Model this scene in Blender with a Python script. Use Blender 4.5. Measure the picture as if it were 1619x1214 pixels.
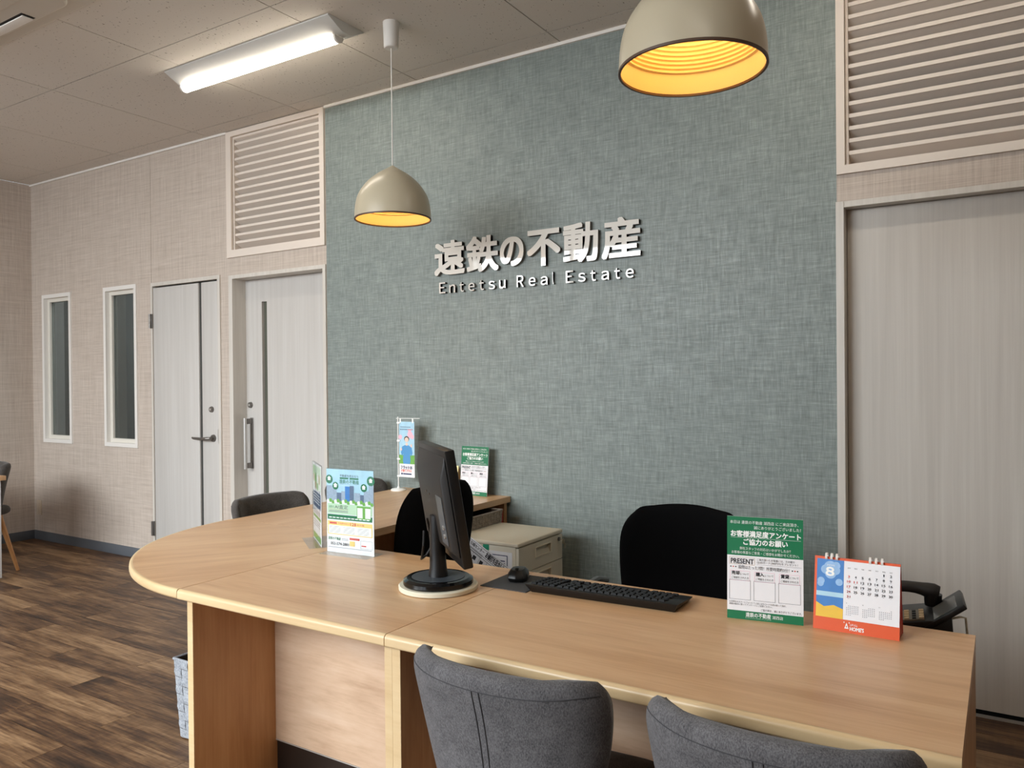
import bpy, bmesh, math, random
from mathutils import Matrix, Vector

scene = bpy.context.scene
col = scene.collection
for o in list(bpy.data.objects):
    bpy.data.objects.remove(o)
R = math.radians
random.seed(7)

# ------------------------------------------------------------------ camera
CAM_H = 1.31
FOCAL_PX = 1237.7
YAW, PITCH, ROLL = R(32.178), R(-0.348), R(-0.532)
f = Vector((-math.sin(YAW) * math.cos(PITCH), math.cos(YAW) * math.cos(PITCH), math.sin(PITCH)))
r = Vector((math.cos(YAW), math.sin(YAW), 0))
u = r.cross(f)
r2 = r * math.cos(ROLL) + u * math.sin(ROLL)
u2 = r2.cross(f)
cd = bpy.data.cameras.new('camera')
cam = bpy.data.objects.new('camera', cd)
col.objects.link(cam)
cd.sensor_width = 36
cd.lens = 36 * FOCAL_PX / 1619
cd.clip_start = 0.02
m3 = Matrix((r2, u2, -f)).transposed()
cam.matrix_world = Matrix.Translation((0, 0, CAM_H)) @ m3.to_4x4()
scene.camera = cam

# ------------------------------------------------------------------ light and exposure
scene.view_settings.view_transform = 'Standard'
scene.view_settings.look = 'None'
scene.view_settings.gamma = 1
scene.view_settings.use_curve_mapping = False
scene.view_settings.exposure = 0.0
world = bpy.data.worlds.new('daylight')
scene.world = world
world.use_nodes = True
world.node_tree.nodes['Background'].inputs[0].default_value = (0.75, 0.87, 1.0, 1)
world.node_tree.nodes['Background'].inputs[1].default_value = 1.6

WALL_Y = 3.45
FRONT_Y = -1.75
LEFT_X = -6.96
RIGHT_X = 2.6
CEIL = 2.985
WIN_X0, WIN_X1, WIN_Z0, WIN_Z1 = -6.10, -1.50, 0.25, 2.975


def area_light(name, loc, rot, sx, sy, power, color):
    l = bpy.data.lights.new(name, 'AREA')
    l.shape = 'RECTANGLE'
    l.size, l.size_y = sx, sy
    l.energy = power
    l.color = color
    o = bpy.data.objects.new(name, l)
    o.location = loc
    o.rotation_euler = rot
    col.objects.link(o)
    return o


SKY_POWER = 1650
LED_STRENGTH = 20
# bright sky seen through the shop window behind the photographer
area_light('sky_daylight', ((WIN_X0 + WIN_X1) / 2, FRONT_Y - 1.9, 3.75), (R(57), 0, 0), 7.2, 3.4, SKY_POWER, (0.95, 0.975, 1.0))
# unseen fill light added behind the narrow windows to lift their dark panes to grey
area_light('back_room_fill_light', (-5.6, 4.6, 2.8), (0, 0, 0), 0.6, 0.6, 34, (0.9, 0.97, 1.0))

# ------------------------------------------------------------------ materials
MATS = {}


def new_mat(name):
    m = bpy.data.materials.new(name)
    m.use_nodes = True
    MATS[name] = m
    nt = m.node_tree
    return m, nt, nt.nodes['Principled BSDF']


def srgb(r_, g_, b_):
    def c(v):
        v /= 255
        return v / 12.92 if v <= 0.04045 else ((v + 0.055) / 1.055) ** 2.4
    return (c(r_), c(g_), c(b_), 1)


def plain(name, color, rough=0.5, metal=0.0, spec=0.5, grain=0.0, gscale=60):
    m, nt, b = new_mat(name)
    b.inputs['Base Color'].default_value = color
    b.inputs['Roughness'].default_value = rough
    b.inputs['Metallic'].default_value = metal
    b.inputs['Specular IOR Level'].default_value = spec
    if grain:
        tc = nt.nodes.new('ShaderNodeTexCoord')
        n = nt.nodes.new('ShaderNodeTexNoise')
        n.inputs['Scale'].default_value = gscale
        n.inputs['Detail'].default_value = 4
        nt.links.new(tc.outputs['Object'], n.inputs['Vector'])
        mx = nt.nodes.new('ShaderNodeMix')
        mx.data_type = 'RGBA'
        mx.inputs[6].default_value = tuple(c * (1 - grain) for c in color[:3]) + (1,)
        mx.inputs[7].default_value = tuple(min(1, c * (1 + grain)) for c in color[:3]) + (1,)
        nt.links.new(n.outputs['Fac'], mx.inputs[0])
        nt.links.new(mx.outputs[2], b.inputs['Base Color'])
    return m


def math_node(nt, op, a=None, b=None):
    n = nt.nodes.new('ShaderNodeMath')
    n.operation = op
    for i, v in enumerate((a, b)):
        if v is None:
            continue
        if isinstance(v, (int, float)):
            n.inputs[i].default_value = v
        else:
            nt.links.new(v, n.inputs[i])
    return n.outputs[0]


def wall_uv(nt):
    """vector (along the wall, height, 0) good for both wall directions"""
    tc = nt.nodes.new('ShaderNodeTexCoord')
    s = nt.nodes.new('ShaderNodeSeparateXYZ')
    nt.links.new(tc.outputs['Object'], s.inputs[0])
    c = nt.nodes.new('ShaderNodeCombineXYZ')
    nt.links.new(math_node(nt, 'ADD', s.outputs[0], s.outputs[1]), c.inputs[0])
    nt.links.new(s.outputs[2], c.inputs[1])
    return c.outputs[0]


def noise(nt, vec, scale, detail=2, rough=0.5):
    mp = nt.nodes.new('ShaderNodeMapping')
    mp.inputs['Scale'].default_value = scale
    nt.links.new(vec, mp.inputs['Vector'])
    n = nt.nodes.new('ShaderNodeTexNoise')
    n.inputs['Scale'].default_value = 1
    n.inputs['Detail'].default_value = detail
    n.inputs['Roughness'].default_value = rough
    nt.links.new(mp.outputs[0], n.inputs['Vector'])
    return n.outputs['Fac']


def ramp(nt, fac, stops):
    cr = nt.nodes.new('ShaderNodeValToRGB')
    e = cr.color_ramp.elements
    e[0].position, e[0].color = stops[0]
    e[1].position, e[1].color = stops[-1]
    for p, c in stops[1:-1]:
        k = e.new(p)
        k.color = c
    nt.links.new(fac, cr.inputs[0])
    return cr.outputs[0]


def linen(name, dark, mid, light, rough, spec, thread=170, length=14, bump=0.25, patch=0.0, rough2=None):
    m, nt, b = new_mat(name)
    v = wall_uv(nt)
    h = noise(nt, v, (length, thread, 1), 3, 0.6)
    w = noise(nt, v, (thread, length, 1), 3, 0.6)
    big = noise(nt, v, (9, 9, 1), 3, 0.6)
    ph = noise(nt, v, (length * 0.4, thread * 0.3, 1), 2, 0.5)
    pw = noise(nt, v, (thread * 0.3, length * 0.4, 1), 2, 0.5)
    s = math_node(nt, 'ADD', h, w)
    s2 = math_node(nt, 'MULTIPLY', math_node(nt, 'ADD', ph, pw), 0.55)
    s = math_node(nt, 'ADD', s, s2)
    s = math_node(nt, 'ADD', s, math_node(nt, 'MULTIPLY', big, patch))
    s = math_node(nt, 'DIVIDE', s, 3.1 + patch)
    nt.links.new(ramp(nt, s, [(0.36, dark), (0.5, mid), (0.64, light)]), b.inputs['Base Color'])
    b.inputs['Specular IOR Level'].default_value = spec
    if rough2 is not None:
        mr = nt.nodes.new('ShaderNodeMapRange')
        nt.links.new(math_node(nt, 'MULTIPLY', math_node(nt, 'ADD', ph, pw), 0.5), mr.inputs[0])
        mr.inputs[1].default_value = 0.42
        mr.inputs[2].default_value = 0.62
        mr.inputs[3].default_value = rough
        mr.inputs[4].default_value = rough2
        nt.links.new(mr.outputs[0], b.inputs['Roughness'])
    else:
        b.inputs['Roughness'].default_value = rough
    bp = nt.nodes.new('ShaderNodeBump')
    bp.inputs['Strength'].default_value = bump
    bp.inputs['Distance'].default_value = 0.002
    nt.links.new(math_node(nt, 'ADD', h, w), bp.inputs['Height'])
    nt.links.new(bp.outputs[0], b.inputs['Normal'])
    return m


def wood(name, dark, mid, light, axis='x', rough=0.35, along=1.3, across=26, fine=160, spec=0.5, vary=True, turn=0):
    m, nt, b = new_mat(name)
    tc = nt.nodes.new('ShaderNodeTexCoord')
    vec = tc.outputs['Object']
    if turn:
        mr_ = nt.nodes.new('ShaderNodeMapping')
        mr_.inputs['Rotation'].default_value = (0, 0, turn)
        nt.links.new(vec, mr_.inputs['Vector'])
        vec = mr_.outputs[0]
    if vary:
        oi = nt.nodes.new('ShaderNodeObjectInfo')
        vm = nt.nodes.new('ShaderNodeVectorMath')
        vm.operation = 'ADD'
        sc_ = math_node(nt, 'MULTIPLY', oi.outputs['Random'], 37.0)
        cb = nt.nodes.new('ShaderNodeCombineXYZ')
        for i in range(3):
            nt.links.new(sc_, cb.inputs[i])
        nt.links.new(vec, vm.inputs[0])
        nt.links.new(cb.outputs[0], vm.inputs[1])
        vec = vm.outputs[0]
    k = 'xyz'.index(axis)

    def sc3(a, c):
        v = [c, c, c]
        v[k] = a
        return v
    n1 = noise(nt, vec, sc3(along, across * 0.35), 4, 0.6)
    n2 = noise(nt, vec, sc3(along * 2, across), 5, 0.65)
    n3 = noise(nt, vec, sc3(along * 4, fine), 2, 0.5)
    s = math_node(nt, 'ADD', math_node(nt, 'MULTIPLY', n1, 0.5), math_node(nt, 'MULTIPLY', n2, 0.35))
    s = math_node(nt, 'ADD', s, math_node(nt, 'MULTIPLY', n3, 0.15))
    nt.links.new(ramp(nt, s, [(0.36, dark), (0.5, mid), (0.64, light)]), b.inputs['Base Color'])
    b.inputs['Roughness'].default_value = rough
    b.inputs['Specular IOR Level'].default_value = spec
    return m


def floor_wood(name):
    m, nt, b = new_mat(name)
    tc = nt.nodes.new('ShaderNodeTexCoord')
    oi = nt.nodes.new('ShaderNodeObjectInfo')
    sc_ = math_node(nt, 'MULTIPLY', oi.outputs['Random'], 53.0)
    cb = nt.nodes.new('ShaderNodeCombineXYZ')
    for i in range(3):
        nt.links.new(sc_, cb.inputs[i])
    vm = nt.nodes.new('ShaderNodeVectorMath')
    vm.operation = 'ADD'
    nt.links.new(tc.outputs['Object'], vm.inputs[0])
    nt.links.new(cb.outputs[0], vm.inputs[1])
    v = vm.outputs[0]
    n0 = noise(nt, v, (1.6, 9, 1), 4, 0.65)
    n1 = noise(nt, v, (2.5, 30, 1), 5, 0.7)
    n2 = noise(nt, v, (7, 130, 1), 3, 0.6)
    n3 = noise(nt, v, (60, 6, 1), 2, 0.5)
    s = math_node(nt, 'ADD', math_node(nt, 'MULTIPLY', n0, 0.42), math_node(nt, 'MULTIPLY', n1, 0.32))
    s = math_node(nt, 'ADD', s, math_node(nt, 'MULTIPLY', n2, 0.20))
    s = math_node(nt, 'ADD', s, math_node(nt, 'MULTIPLY', n3, 0.06))
    s = math_node(nt, 'ADD', s, math_node(nt, 'MULTIPLY', math_node(nt, 'SUBTRACT', oi.outputs['Random'], 0.5), 0.10))
    nt.links.new(ramp(nt, s, [(0.38, srgb(38, 24, 15)), (0.45, srgb(80, 55, 36)), (0.51, srgb(112, 83, 56)), (0.61, srgb(158, 126, 92))]),
                 b.inputs['Base Color'])
    b.inputs['Roughness'].default_value = 0.42
    b.inputs['Specular IOR Level'].default_value = 0.4
    bp = nt.nodes.new('ShaderNodeBump')
    bp.inputs['Strength'].default_value = 0.15
    bp.inputs['Distance'].default_value = 0.002
    nt.links.new(n2, bp.inputs['Height'])
    nt.links.new(bp.outputs[0], b.inputs['Normal'])
    return m


def tile_mat(name):
    m, nt, b = new_mat(name)
    tc = nt.nodes.new('ShaderNodeTexCoord')
    oi = nt.nodes.new('ShaderNodeObjectInfo')
    sc_ = math_node(nt, 'MULTIPLY', oi.outputs['Random'], 31.0)
    cb = nt.nodes.new('ShaderNodeCombineXYZ')
    for i in range(2):
        nt.links.new(sc_, cb.inputs[i])
    vm = nt.nodes.new('ShaderNodeVectorMath')
    vm.operation = 'ADD'
    nt.links.new(tc.outputs['Object'], vm.inputs[0])
    nt.links.new(cb.outputs[0], vm.inputs[1])
    v = vm.outputs[0]
    a = noise(nt, v, (120, 62, 1), 1, 0.5)
    d = noise(nt, v, (9, 9, 1), 2, 0.5)
    s = math_node(nt, 'ADD', a, math_node(nt, 'MULTIPLY', d, 0.18))
    c = ramp(nt, s, [(0.79, srgb(220, 214, 206)), (0.83, srgb(112, 100, 88))])
    nt.links.new(c, b.inputs['Base Color'])
    b.inputs['Roughness'].default_value = 0.9
    b.inputs['Specular IOR Level'].default_value = 0.15
    return m


def fabric(name, dark, light, scale=420, rough=0.95):
    m, nt, b = new_mat(name)
    tc = nt.nodes.new('ShaderNodeTexCoord')
    n = noise(nt, tc.outputs['Object'], (scale, scale, scale * 0.5), 3, 0.7)
    n2 = noise(nt, tc.outputs['Object'], (25, 25, 25), 3, 0.6)
    s = math_node(nt, 'ADD', math_node(nt, 'MULTIPLY', n, 0.75), math_node(nt, 'MULTIPLY', n2, 0.25))
    nt.links.new(ramp(nt, s, [(0.36, dark), (0.62, light)]), b.inputs['Base Color'])
    b.inputs['Roughness'].default_value = rough
    b.inputs['Specular IOR Level'].default_value = 0.2
    b.inputs['Sheen Weight'].default_value = 0.15
    bp = nt.nodes.new('ShaderNodeBump')
    bp.inputs['Strength'].default_value = 0.3
    bp.inputs['Distance'].default_value = 0.001
    nt.links.new(n, bp.inputs['Height'])
    nt.links.new(bp.outputs[0], b.inputs['Normal'])
    return m


def emissive(name, color, strength):
    m, nt, b = new_mat(name)
    b.inputs['Base Color'].default_value = color
    b.inputs['Emission Color'].default_value = color
    b.inputs['Emission Strength'].default_value = strength
    return m


def glass(name, tint, clear, rough=0.02):
    m, nt, b = new_mat(name)
    nt.nodes.remove(b)
    out = nt.nodes['Material Output']
    t = nt.nodes.new('ShaderNodeBsdfTransparent')
    t.inputs[0].default_value = tint
    g = nt.nodes.new('ShaderNodeBsdfGlossy')
    g.inputs['Roughness'].default_value = rough
    lw = nt.nodes.new('ShaderNodeLayerWeight')
    fac = math_node(nt, 'ADD', math_node(nt, 'MULTIPLY', math_node(nt, 'POWER', lw.outputs['Facing'], 3.5), clear), 0.03)
    mx = nt.nodes.new('ShaderNodeMixShader')
    nt.links.new(fac, mx.inputs[0])
    nt.links.new(t.outputs[0], mx.inputs[1])
    nt.links.new(g.outputs[0], mx.inputs[2])
    nt.links.new(mx.outputs[0], out.inputs['Surface'])
    return m


M_WALL = linen('beige_linen_wallpaper', srgb(174, 160, 148), srgb(195, 182, 170), srgb(211, 199, 188), 0.75, 0.25, thread=190, length=5, bump=0.1)
M_ACCENT = linen('blue_green_woven_wallpaper', srgb(102, 110, 107), srgb(128, 137, 133), srgb(156, 166, 161), 0.56, 0.5, thread=300, length=16,
                 bump=0.12, patch=0.3, rough2=0.44)
M_CEIL = tile_mat('fissured_ceiling_board')
M_FLOOR = floor_wood('dark_vinyl_plank')
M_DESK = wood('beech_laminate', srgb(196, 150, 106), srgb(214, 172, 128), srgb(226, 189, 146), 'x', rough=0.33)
M_DESK_Y = wood('beech_laminate_along_depth', srgb(196, 150, 106), srgb(214, 172, 128), srgb(226, 189, 146), 'y', rough=0.33)
M_DESK_C = wood('beech_laminate_diagonal', srgb(196, 150, 106), srgb(214, 172, 128), srgb(226, 189, 146), 'y', rough=0.33, turn=R(35))
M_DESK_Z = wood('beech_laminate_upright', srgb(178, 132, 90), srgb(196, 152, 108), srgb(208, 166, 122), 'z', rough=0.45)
M_EDGE = wood('pale_edge_banding', srgb(206, 176, 132), srgb(216, 188, 145), srgb(222, 196, 154), 'x', rough=0.35)
M_BIRCH = wood('pale_birch_panel', srgb(182, 150, 122), srgb(206, 176, 148), srgb(218, 192, 167), 'x', rough=0.5, along=2.2, across=18, fine=120)
M_KICK = plain('dark_bronze_kick_plate', srgb(58, 48, 42), 0.35, 0.6)
M_DOOR = wood('pale_grained_door', srgb(191, 187, 182), srgb(198, 194, 189), srgb(204, 201, 197), 'z', rough=0.42, along=0.7, across=70, fine=320)
M_DOORR = wood('pale_grey_oak_door', srgb(190, 183, 174), srgb(198, 191, 182), srgb(206, 200, 191), 'z', rough=0.45, along=0.6, across=60, fine=300)
M_CASING = wood('pale_casing', srgb(200, 193, 184), srgb(208, 202, 193), srgb(216, 210, 202), 'z', rough=0.45, along=1.2, across=60, fine=240)
M_LOUVER = plain('cream_louver_paint', srgb(226, 214, 202), 0.55)
M_WHITE = plain('white_paint', srgb(232, 228, 222), 0.45)
M_TRIM = plain('white_ceiling_trim', srgb(236, 232, 226), 0.5)
M_BASE = plain('grey_vinyl_baseboard', srgb(94, 98, 104), 0.5)
M_DARKGAP = plain('dark_gap', srgb(22, 20, 19), 0.8)
M_STRIP = plain('dark_inlay_strip', srgb(66, 66, 64), 0.25)
M_SLIT = plain('dark_slit_glass', srgb(92, 94, 84), 0.15)
M_STEEL = plain('brushed_grey_steel', srgb(120, 118, 116), 0.35, 0.9)
M_STEEL_D = plain('dark_pewter_metal', srgb(126, 122, 118), 0.35, 0.75)
M_ALU = plain('satin_aluminium', srgb(206, 204, 200), 0.32, 0.6)
M_MIRROR = plain('glossy_white_letter_face', srgb(226, 222, 214), 0.03, 0.0, 0.6)
M_LETTER_SIDE = plain('letter_side_grey', srgb(128, 122, 114), 0.4, 0.4)
M_SHADE = plain('greige_lacquer', srgb(196, 185, 160), 0.28, 0, 0.5)
M_SHADE_IN = plain('ivory_shade_lining', srgb(250, 226, 170), 0.55)
M_LAMP_RIM = plain('brown_shade_rim', srgb(84, 60, 44), 0.5)
M_CORD = plain('white_flex', srgb(238, 234, 228), 0.5)
M_BULB = emissive('warm_bulb', (1.0, 0.66, 0.30, 1), 17)
M_LED = emissive('led_diffuser', (1.0, 0.90, 0.76, 1), LED_STRENGTH)
M_FIXTURE = plain('white_enamel_fixture', srgb(214, 214, 210), 0.4)
M_AC = plain('ivory_plastic', srgb(200, 192, 180), 0.4)
M_ACDARK = plain('air_slot_dark', srgb(40, 36, 33), 0.7)
M_CHAIR = fabric('charcoal_grey_upholstery', srgb(66, 65, 67), srgb(114, 112, 114))
M_CHAIRB = fabric('dark_brown_grey_upholstery', srgb(58, 54, 51), srgb(92, 87, 83))
M_SEAM = plain('dark_seam_thread', srgb(64, 63, 66), 0.9)
M_LEG = wood('beech_chair_leg', srgb(176, 122, 72), srgb(196, 142, 90), srgb(208, 158, 106), 'z', rough=0.4, along=3, across=60)
M_BLACK = plain('black_mesh_fabric', srgb(16, 16, 17), 1.0, 0, 0.05)
M_BLACKP = plain('black_plastic', srgb(14, 14, 15), 0.4)
M_BLACKG = plain('black_gloss_plastic', srgb(14, 14, 15), 0.12)
M_BLACKM = plain('black_textured_plastic', srgb(30, 28, 27), 0.5)
M_KEY = plain('black_keycap', srgb(16, 16, 18), 0.6, 0, 0.25)
M_GREYP = plain('grey_port_panel', srgb(66, 72, 78), 0.4)
M_CREAM = plain('cream_plastic', srgb(226, 220, 198), 0.45)
M_SASH = plain('off_white_sash', srgb(222, 217, 206), 0.5)
M_CAB = plain('warm_white_steel', srgb(214, 206, 186), 0.42)
M_CABTOP = plain('warm_white_top', srgb(222, 212, 190), 0.5)
M_RECESS = plain('pull_recess', srgb(196, 188, 168), 0.5)
M_PAD = plain('dark_grey_mouse_pad', srgb(70, 70, 71), 0.85)
M_PAPER = plain('white_paper', srgb(240, 240, 243), 0.55)
M_GREEN = plain('print_green', srgb(26, 118, 78), 0.4)
M_INK = plain('print_black', srgb(38, 36, 42), 0.5)
M_GREYINK = plain('print_grey', srgb(120, 120, 128), 0.5)
M_PRINTW = plain('print_white', srgb(246, 248, 246), 0.45)
M_SKY = plain('print_sky_blue', srgb(176, 216, 240), 0.45, grain=0.22, gscale=22)
M_SKYD = plain('print_deep_sky', srgb(62, 128, 200), 0.45, grain=0.2, gscale=25)
M_BLDG = plain('print_pale_blue_grey', srgb(160, 178, 200), 0.45, grain=0.25, gscale=120)
M_BLDGD = plain('print_blue_grey', srgb(96, 116, 146), 0.45, grain=0.3, gscale=150)
M_CLOUD = plain('print_cloud', srgb(150, 190, 232), 0.45, grain=0.2, gscale=90)
M_LEAF = plain('print_leaf_green', srgb(116, 178, 84), 0.45, grain=0.3, gscale=120)
M_PGREEN = plain('print_pale_green', srgb(196, 226, 196), 0.45)
M_YELLOW = plain('print_yellow', srgb(240, 208, 120), 0.45)
M_SAND = plain('print_sand_yellow', srgb(238, 194, 60), 0.45, grain=0.12, gscale=30)
M_RED = plain('print_red', srgb(206, 62, 50), 0.45)
M_PINK = plain('print_pink', srgb(240, 190, 206), 0.45)
M_SKIN = plain('print_skin', srgb(240, 208, 190), 0.45)
M_HAIR = plain('print_brown', srgb(72, 50, 44), 0.45)
M_DRESS = plain('print_dress_blue', srgb(86, 154, 208), 0.45)
M_NAVY = plain('print_navy', srgb(34, 46, 96), 0.45)
M_ORANGE = plain('orange_card', srgb(226, 88, 36), 0.45)
M_ORANGED = plain('red_orange_card', srgb(176, 40, 22), 0.5)
M_PALEY = plain('pale_yellow_card', srgb(244, 232, 170), 0.55)
M_KRAFT = plain('kraft_card', srgb(196, 170, 136), 0.6)
M_ACRYL = glass('clear_acrylic', (0.96, 0.975, 0.975, 1), 0.45)
M_PANE = glass('grey_window_glass', (0.55, 0.58, 0.58, 1), 0.8)
M_CLEAR = glass('clear_window_glass', (0.97, 0.98, 0.98, 1), 0.5)
M_ROOM = plain('far_room_grey', srgb(150, 152, 150), 0.9)
M_WEAVE = fabric('pale_grey_woven_strap', srgb(120, 125, 132), srgb(176, 181, 188), 260)
M_WEAVED = fabric('taupe_woven_strap', srgb(112, 102, 92), srgb(158, 146, 132), 260)
M_BASKIN = plain('dark_basket_lining', srgb(66, 54, 44), 0.9)
M_TAPE = plain('green_tape', srgb(16, 140, 104), 0.6)
M_BINDER = plain('red_binder', srgb(170, 24, 26), 0.5)
M_SWITCH = plain('beige_outlet_plate', srgb(206, 190, 170), 0.5)
M_BRASS = plain('key_metal', srgb(150, 140, 120), 0.35, 0.9)
M_PHKEY = plain('tan_phone_key', srgb(196, 176, 140), 0.5)
M_PHKEYD = plain('grey_phone_plate', srgb(120, 116, 106), 0.45)
M_LCD = plain('grey_display', srgb(110, 114, 116), 0.2)
M_TABLEW = plain('white_table_panel', srgb(226, 228, 230), 0.45)


# ------------------------------------------------------------------ mesh helpers
class MB:
    def __init__(self):
        self.v, self.f = [], []

    def add(self, verts, faces):
        n = len(self.v)
        self.v += [tuple(p) for p in verts]
        self.f += [tuple(n + i for i in fc) for fc in faces]
        return self

    def box(self, x0, x1, y0, y1, z0, z1):
        return self.add([(x, y, z) for z in (z0, z1) for y in (y0, y1) for x in (x0, x1)],
                        [(0, 2, 3, 1), (4, 5, 7, 6), (0, 1, 5, 4), (2, 6, 7, 3), (0, 4, 6, 2), (1, 3, 7, 5)])

    def prism(self, poly, a0, a1, axis='z'):
        n = len(poly)

        def pt(p, a):
            if axis == 'z':
                return (p[0], p[1], a)
            if axis == 'y':
                return (p[0], a, p[1])
            return (a, p[0], p[1])
        vs = [pt(p, a0) for p in poly] + [pt(p, a1) for p in poly]
        fs = [tuple(range(n))[::-1], tuple(range(n, 2 * n))] + [(i, (i + 1) % n, n + (i + 1) % n, n + i) for i in range(n)]
        return self.add(vs, fs)

    def lathe(self, prof, n=32, c=(0, 0, 0), closed=False):
        vs, fs = [], []
        m = len(prof)
        for i in range(n):
            a = 2 * math.pi * i / n
            for rr, z in prof:
                vs.append((c[0] + rr * math.cos(a), c[1] + rr * math.sin(a), c[2] + z))
        k = m if closed else m - 1
        for i in range(n):
            j = (i + 1) % n
            for q in range(k):
                q2 = (q + 1) % m
                fs.append((i * m + q, j * m + q, j * m + q2, i * m + q2))
        if not closed:
            if prof[0][0] > 1e-6:
                fs.append(tuple(i * m for i in range(n))[::-1])
            if prof[-1][0] > 1e-6:
                fs.append(tuple(i * m + m - 1 for i in range(n)))
        return self.add(vs, fs)

    def cyl(self, p0, p1, r0, r1=None, n=16):
        r1 = r0 if r1 is None else r1
        return self.tube([p0, p1], [r0, r1], n)

    def tube(self, pts, rad, n=8):
        pts = [Vector(p) for p in pts]
        if not isinstance(rad, (list, tuple)):
            rad = [rad] * len(pts)
        vs, fs = [], []
        prev = None
        for i, p in enumerate(pts):
            d = (pts[min(i + 1, len(pts) - 1)] - pts[max(i - 1, 0)]).normalized()
            a = prev if prev is not None else (Vector((0, 0, 1)) if abs(d.z) < 0.9 else Vector((1, 0, 0)))
            e1 = (a - d * a.dot(d))
            e1 = e1.normalized() if e1.length > 1e-6 else d.orthogonal().normalized()
            e2 = d.cross(e1)
            prev = e1
            for k in range(n):
                t = 2 * math.pi * k / n
                vs.append(p + (e1 * math.cos(t) + e2 * math.sin(t)) * rad[i])
        for i in range(len(pts) - 1):
            for k in range(n):
                k2 = (k + 1) % n
                fs.append((i * n + k, i * n + k2, (i + 1) * n + k2, (i + 1) * n + k))
        fs.append(tuple(range(n))[::-1])
        fs.append(tuple((len(pts) - 1) * n + k for k in range(n)))
        return self.add(vs, fs)

    def mesh(self, name, mat=None, bevel=0, seg=2, smooth=False, ang=35):
        me = bpy.data.meshes.new(name)
        me.from_pydata(self.v, [], self.f)
        bm = bmesh.new()
        bm.from_mesh(me)
        bmesh.ops.remove_doubles(bm, verts=bm.verts, dist=1e-6)
        bmesh.ops.recalc_face_normals(bm, faces=bm.faces)
        if bevel:
            es = [e for e in bm.edges if len(e.link_faces) == 2 and e.calc_face_angle(0) > R(ang)]
            bmesh.ops.bevel(bm, geom=es, offset=bevel, segments=seg, profile=0.5, affect='EDGES', clamp_overlap=True)
        bm.to_mesh(me)
        bm.free()
        if smooth or bevel:
            me.shade_smooth()
            me.set_sharp_from_angle(angle=R(ang))
        if mat:
            me.materials.append(mat)
        return me

    def build(self, name, mat, parent=None, **kw):
        return put(name, self.mesh(name, mat, **kw), parent)


def put(name, me, parent=None, loc=None, rot=None, label=None):
    o = bpy.data.objects.new(name, me)
    col.objects.link(o)
    if parent:
        o.parent = parent
    if loc is not None:
        o.location = loc
    if rot is not None:
        o.rotation_euler = rot
    if label:
        o['label'] = label
    return o


def tag(o, label, cat, group=None):
    o['label'] = label
    o['category'] = cat
    if group:
        o['group'] = group
    return o


def thing(name, label, cat, loc=(0, 0, 0), rotz=0, group=None, rot=None):
    o = bpy.data.objects.new(name, None)
    o.empty_display_size = 0.1
    col.objects.link(o)
    o.location = loc
    o.rotation_euler = rot if rot else (0, 0, rotz)
    return tag(o, label, cat, group)


def struct(o):
    o['kind'] = 'structure'
    return o


def struct_empty(name, loc=(0, 0, 0)):
    o = bpy.data.objects.new(name, None)
    o.empty_display_size = 0.1
    col.objects.link(o)
    o.location = loc
    return struct(o)


def dup(root, loc, rotz, label, group=None):
    c = root.copy()
    col.objects.link(c)
    c.location = loc
    c.rotation_euler = (0, 0, rotz)
    c['label'] = label
    if group:
        c['group'] = group
    for ch in list(root.children):
        d = ch.copy()
        col.objects.link(d)
        d.parent = c
        for g in list(ch.children):
            e = g.copy()
            col.objects.link(e)
            e.parent = d
    return c


def rounded_rect(x0, x1, y0, y1, rad, n=6):
    pts = []
    for cx, cy, a0 in ((x1 - rad, y1 - rad, 0), (x0 + rad, y1 - rad, 90), (x0 + rad, y0 + rad, 180), (x1 - rad, y0 + rad, 270)):
        for i in range(n + 1):
            a = R(a0 + 90 * i / n)
            pts.append((cx + rad * math.cos(a), cy + rad * math.sin(a)))
    return pts


def pillow(fn, thick, nu=24, nv=20, power=8):
    """closed cushion around the surface fn(u, v), u and v in -1..1; returns (MB, back surface function)"""
    def nrm(a, b):
        e = 1e-3
        du = Vector(fn(min(a + e, 1), b)) - Vector(fn(max(a - e, -1), b))
        dv = Vector(fn(a, min(b + e, 1))) - Vector(fn(a, max(b - e, -1)))
        return du.cross(dv).normalized()

    def th(a, b):
        return thick * 0.5 * math.sqrt(max(0, 1 - abs(a) ** power)) * math.sqrt(max(0, 1 - abs(b) ** power))

    def spread(i, n):
        t = -1 + 2 * i / n
        return math.sin(t * math.pi / 2) * 0.5 + t * 0.5
    us = [spread(i, nu) for i in range(nu + 1)]
    vs_ = [spread(i, nv) for i in range(nv + 1)]
    mb = MB()
    idx = {}
    for s in (1, -1):
        for i, a in enumerate(us):
            for j, b in enumerate(vs_):
                edge = i in (0, nu) or j in (0, nv)
                if edge and s == -1:
                    idx[(s, i, j)] = idx[(1, i, j)]
                    continue
                p = Vector(fn(a, b))
                if not edge:
                    p = p + nrm(a, b) * th(a, b) * s
                idx[(s, i, j)] = len(mb.v)
                mb.v.append(tuple(p))
        for i in range(nu):
            for j in range(nv):
                q = (idx[(s, i, j)], idx[(s, i + 1, j)], idx[(s, i + 1, j + 1)], idx[(s, i, j + 1)])
                mb.f.append(q if s == 1 else q[::-1])

    def surf(a, b, s, lift=0.0):
        return Vector(fn(a, b)) + nrm(a, b) * (th(a, b) + lift) * s
    return mb, surf


# ------------------------------------------------------------------ text
TEXT_CACHE = {}


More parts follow.
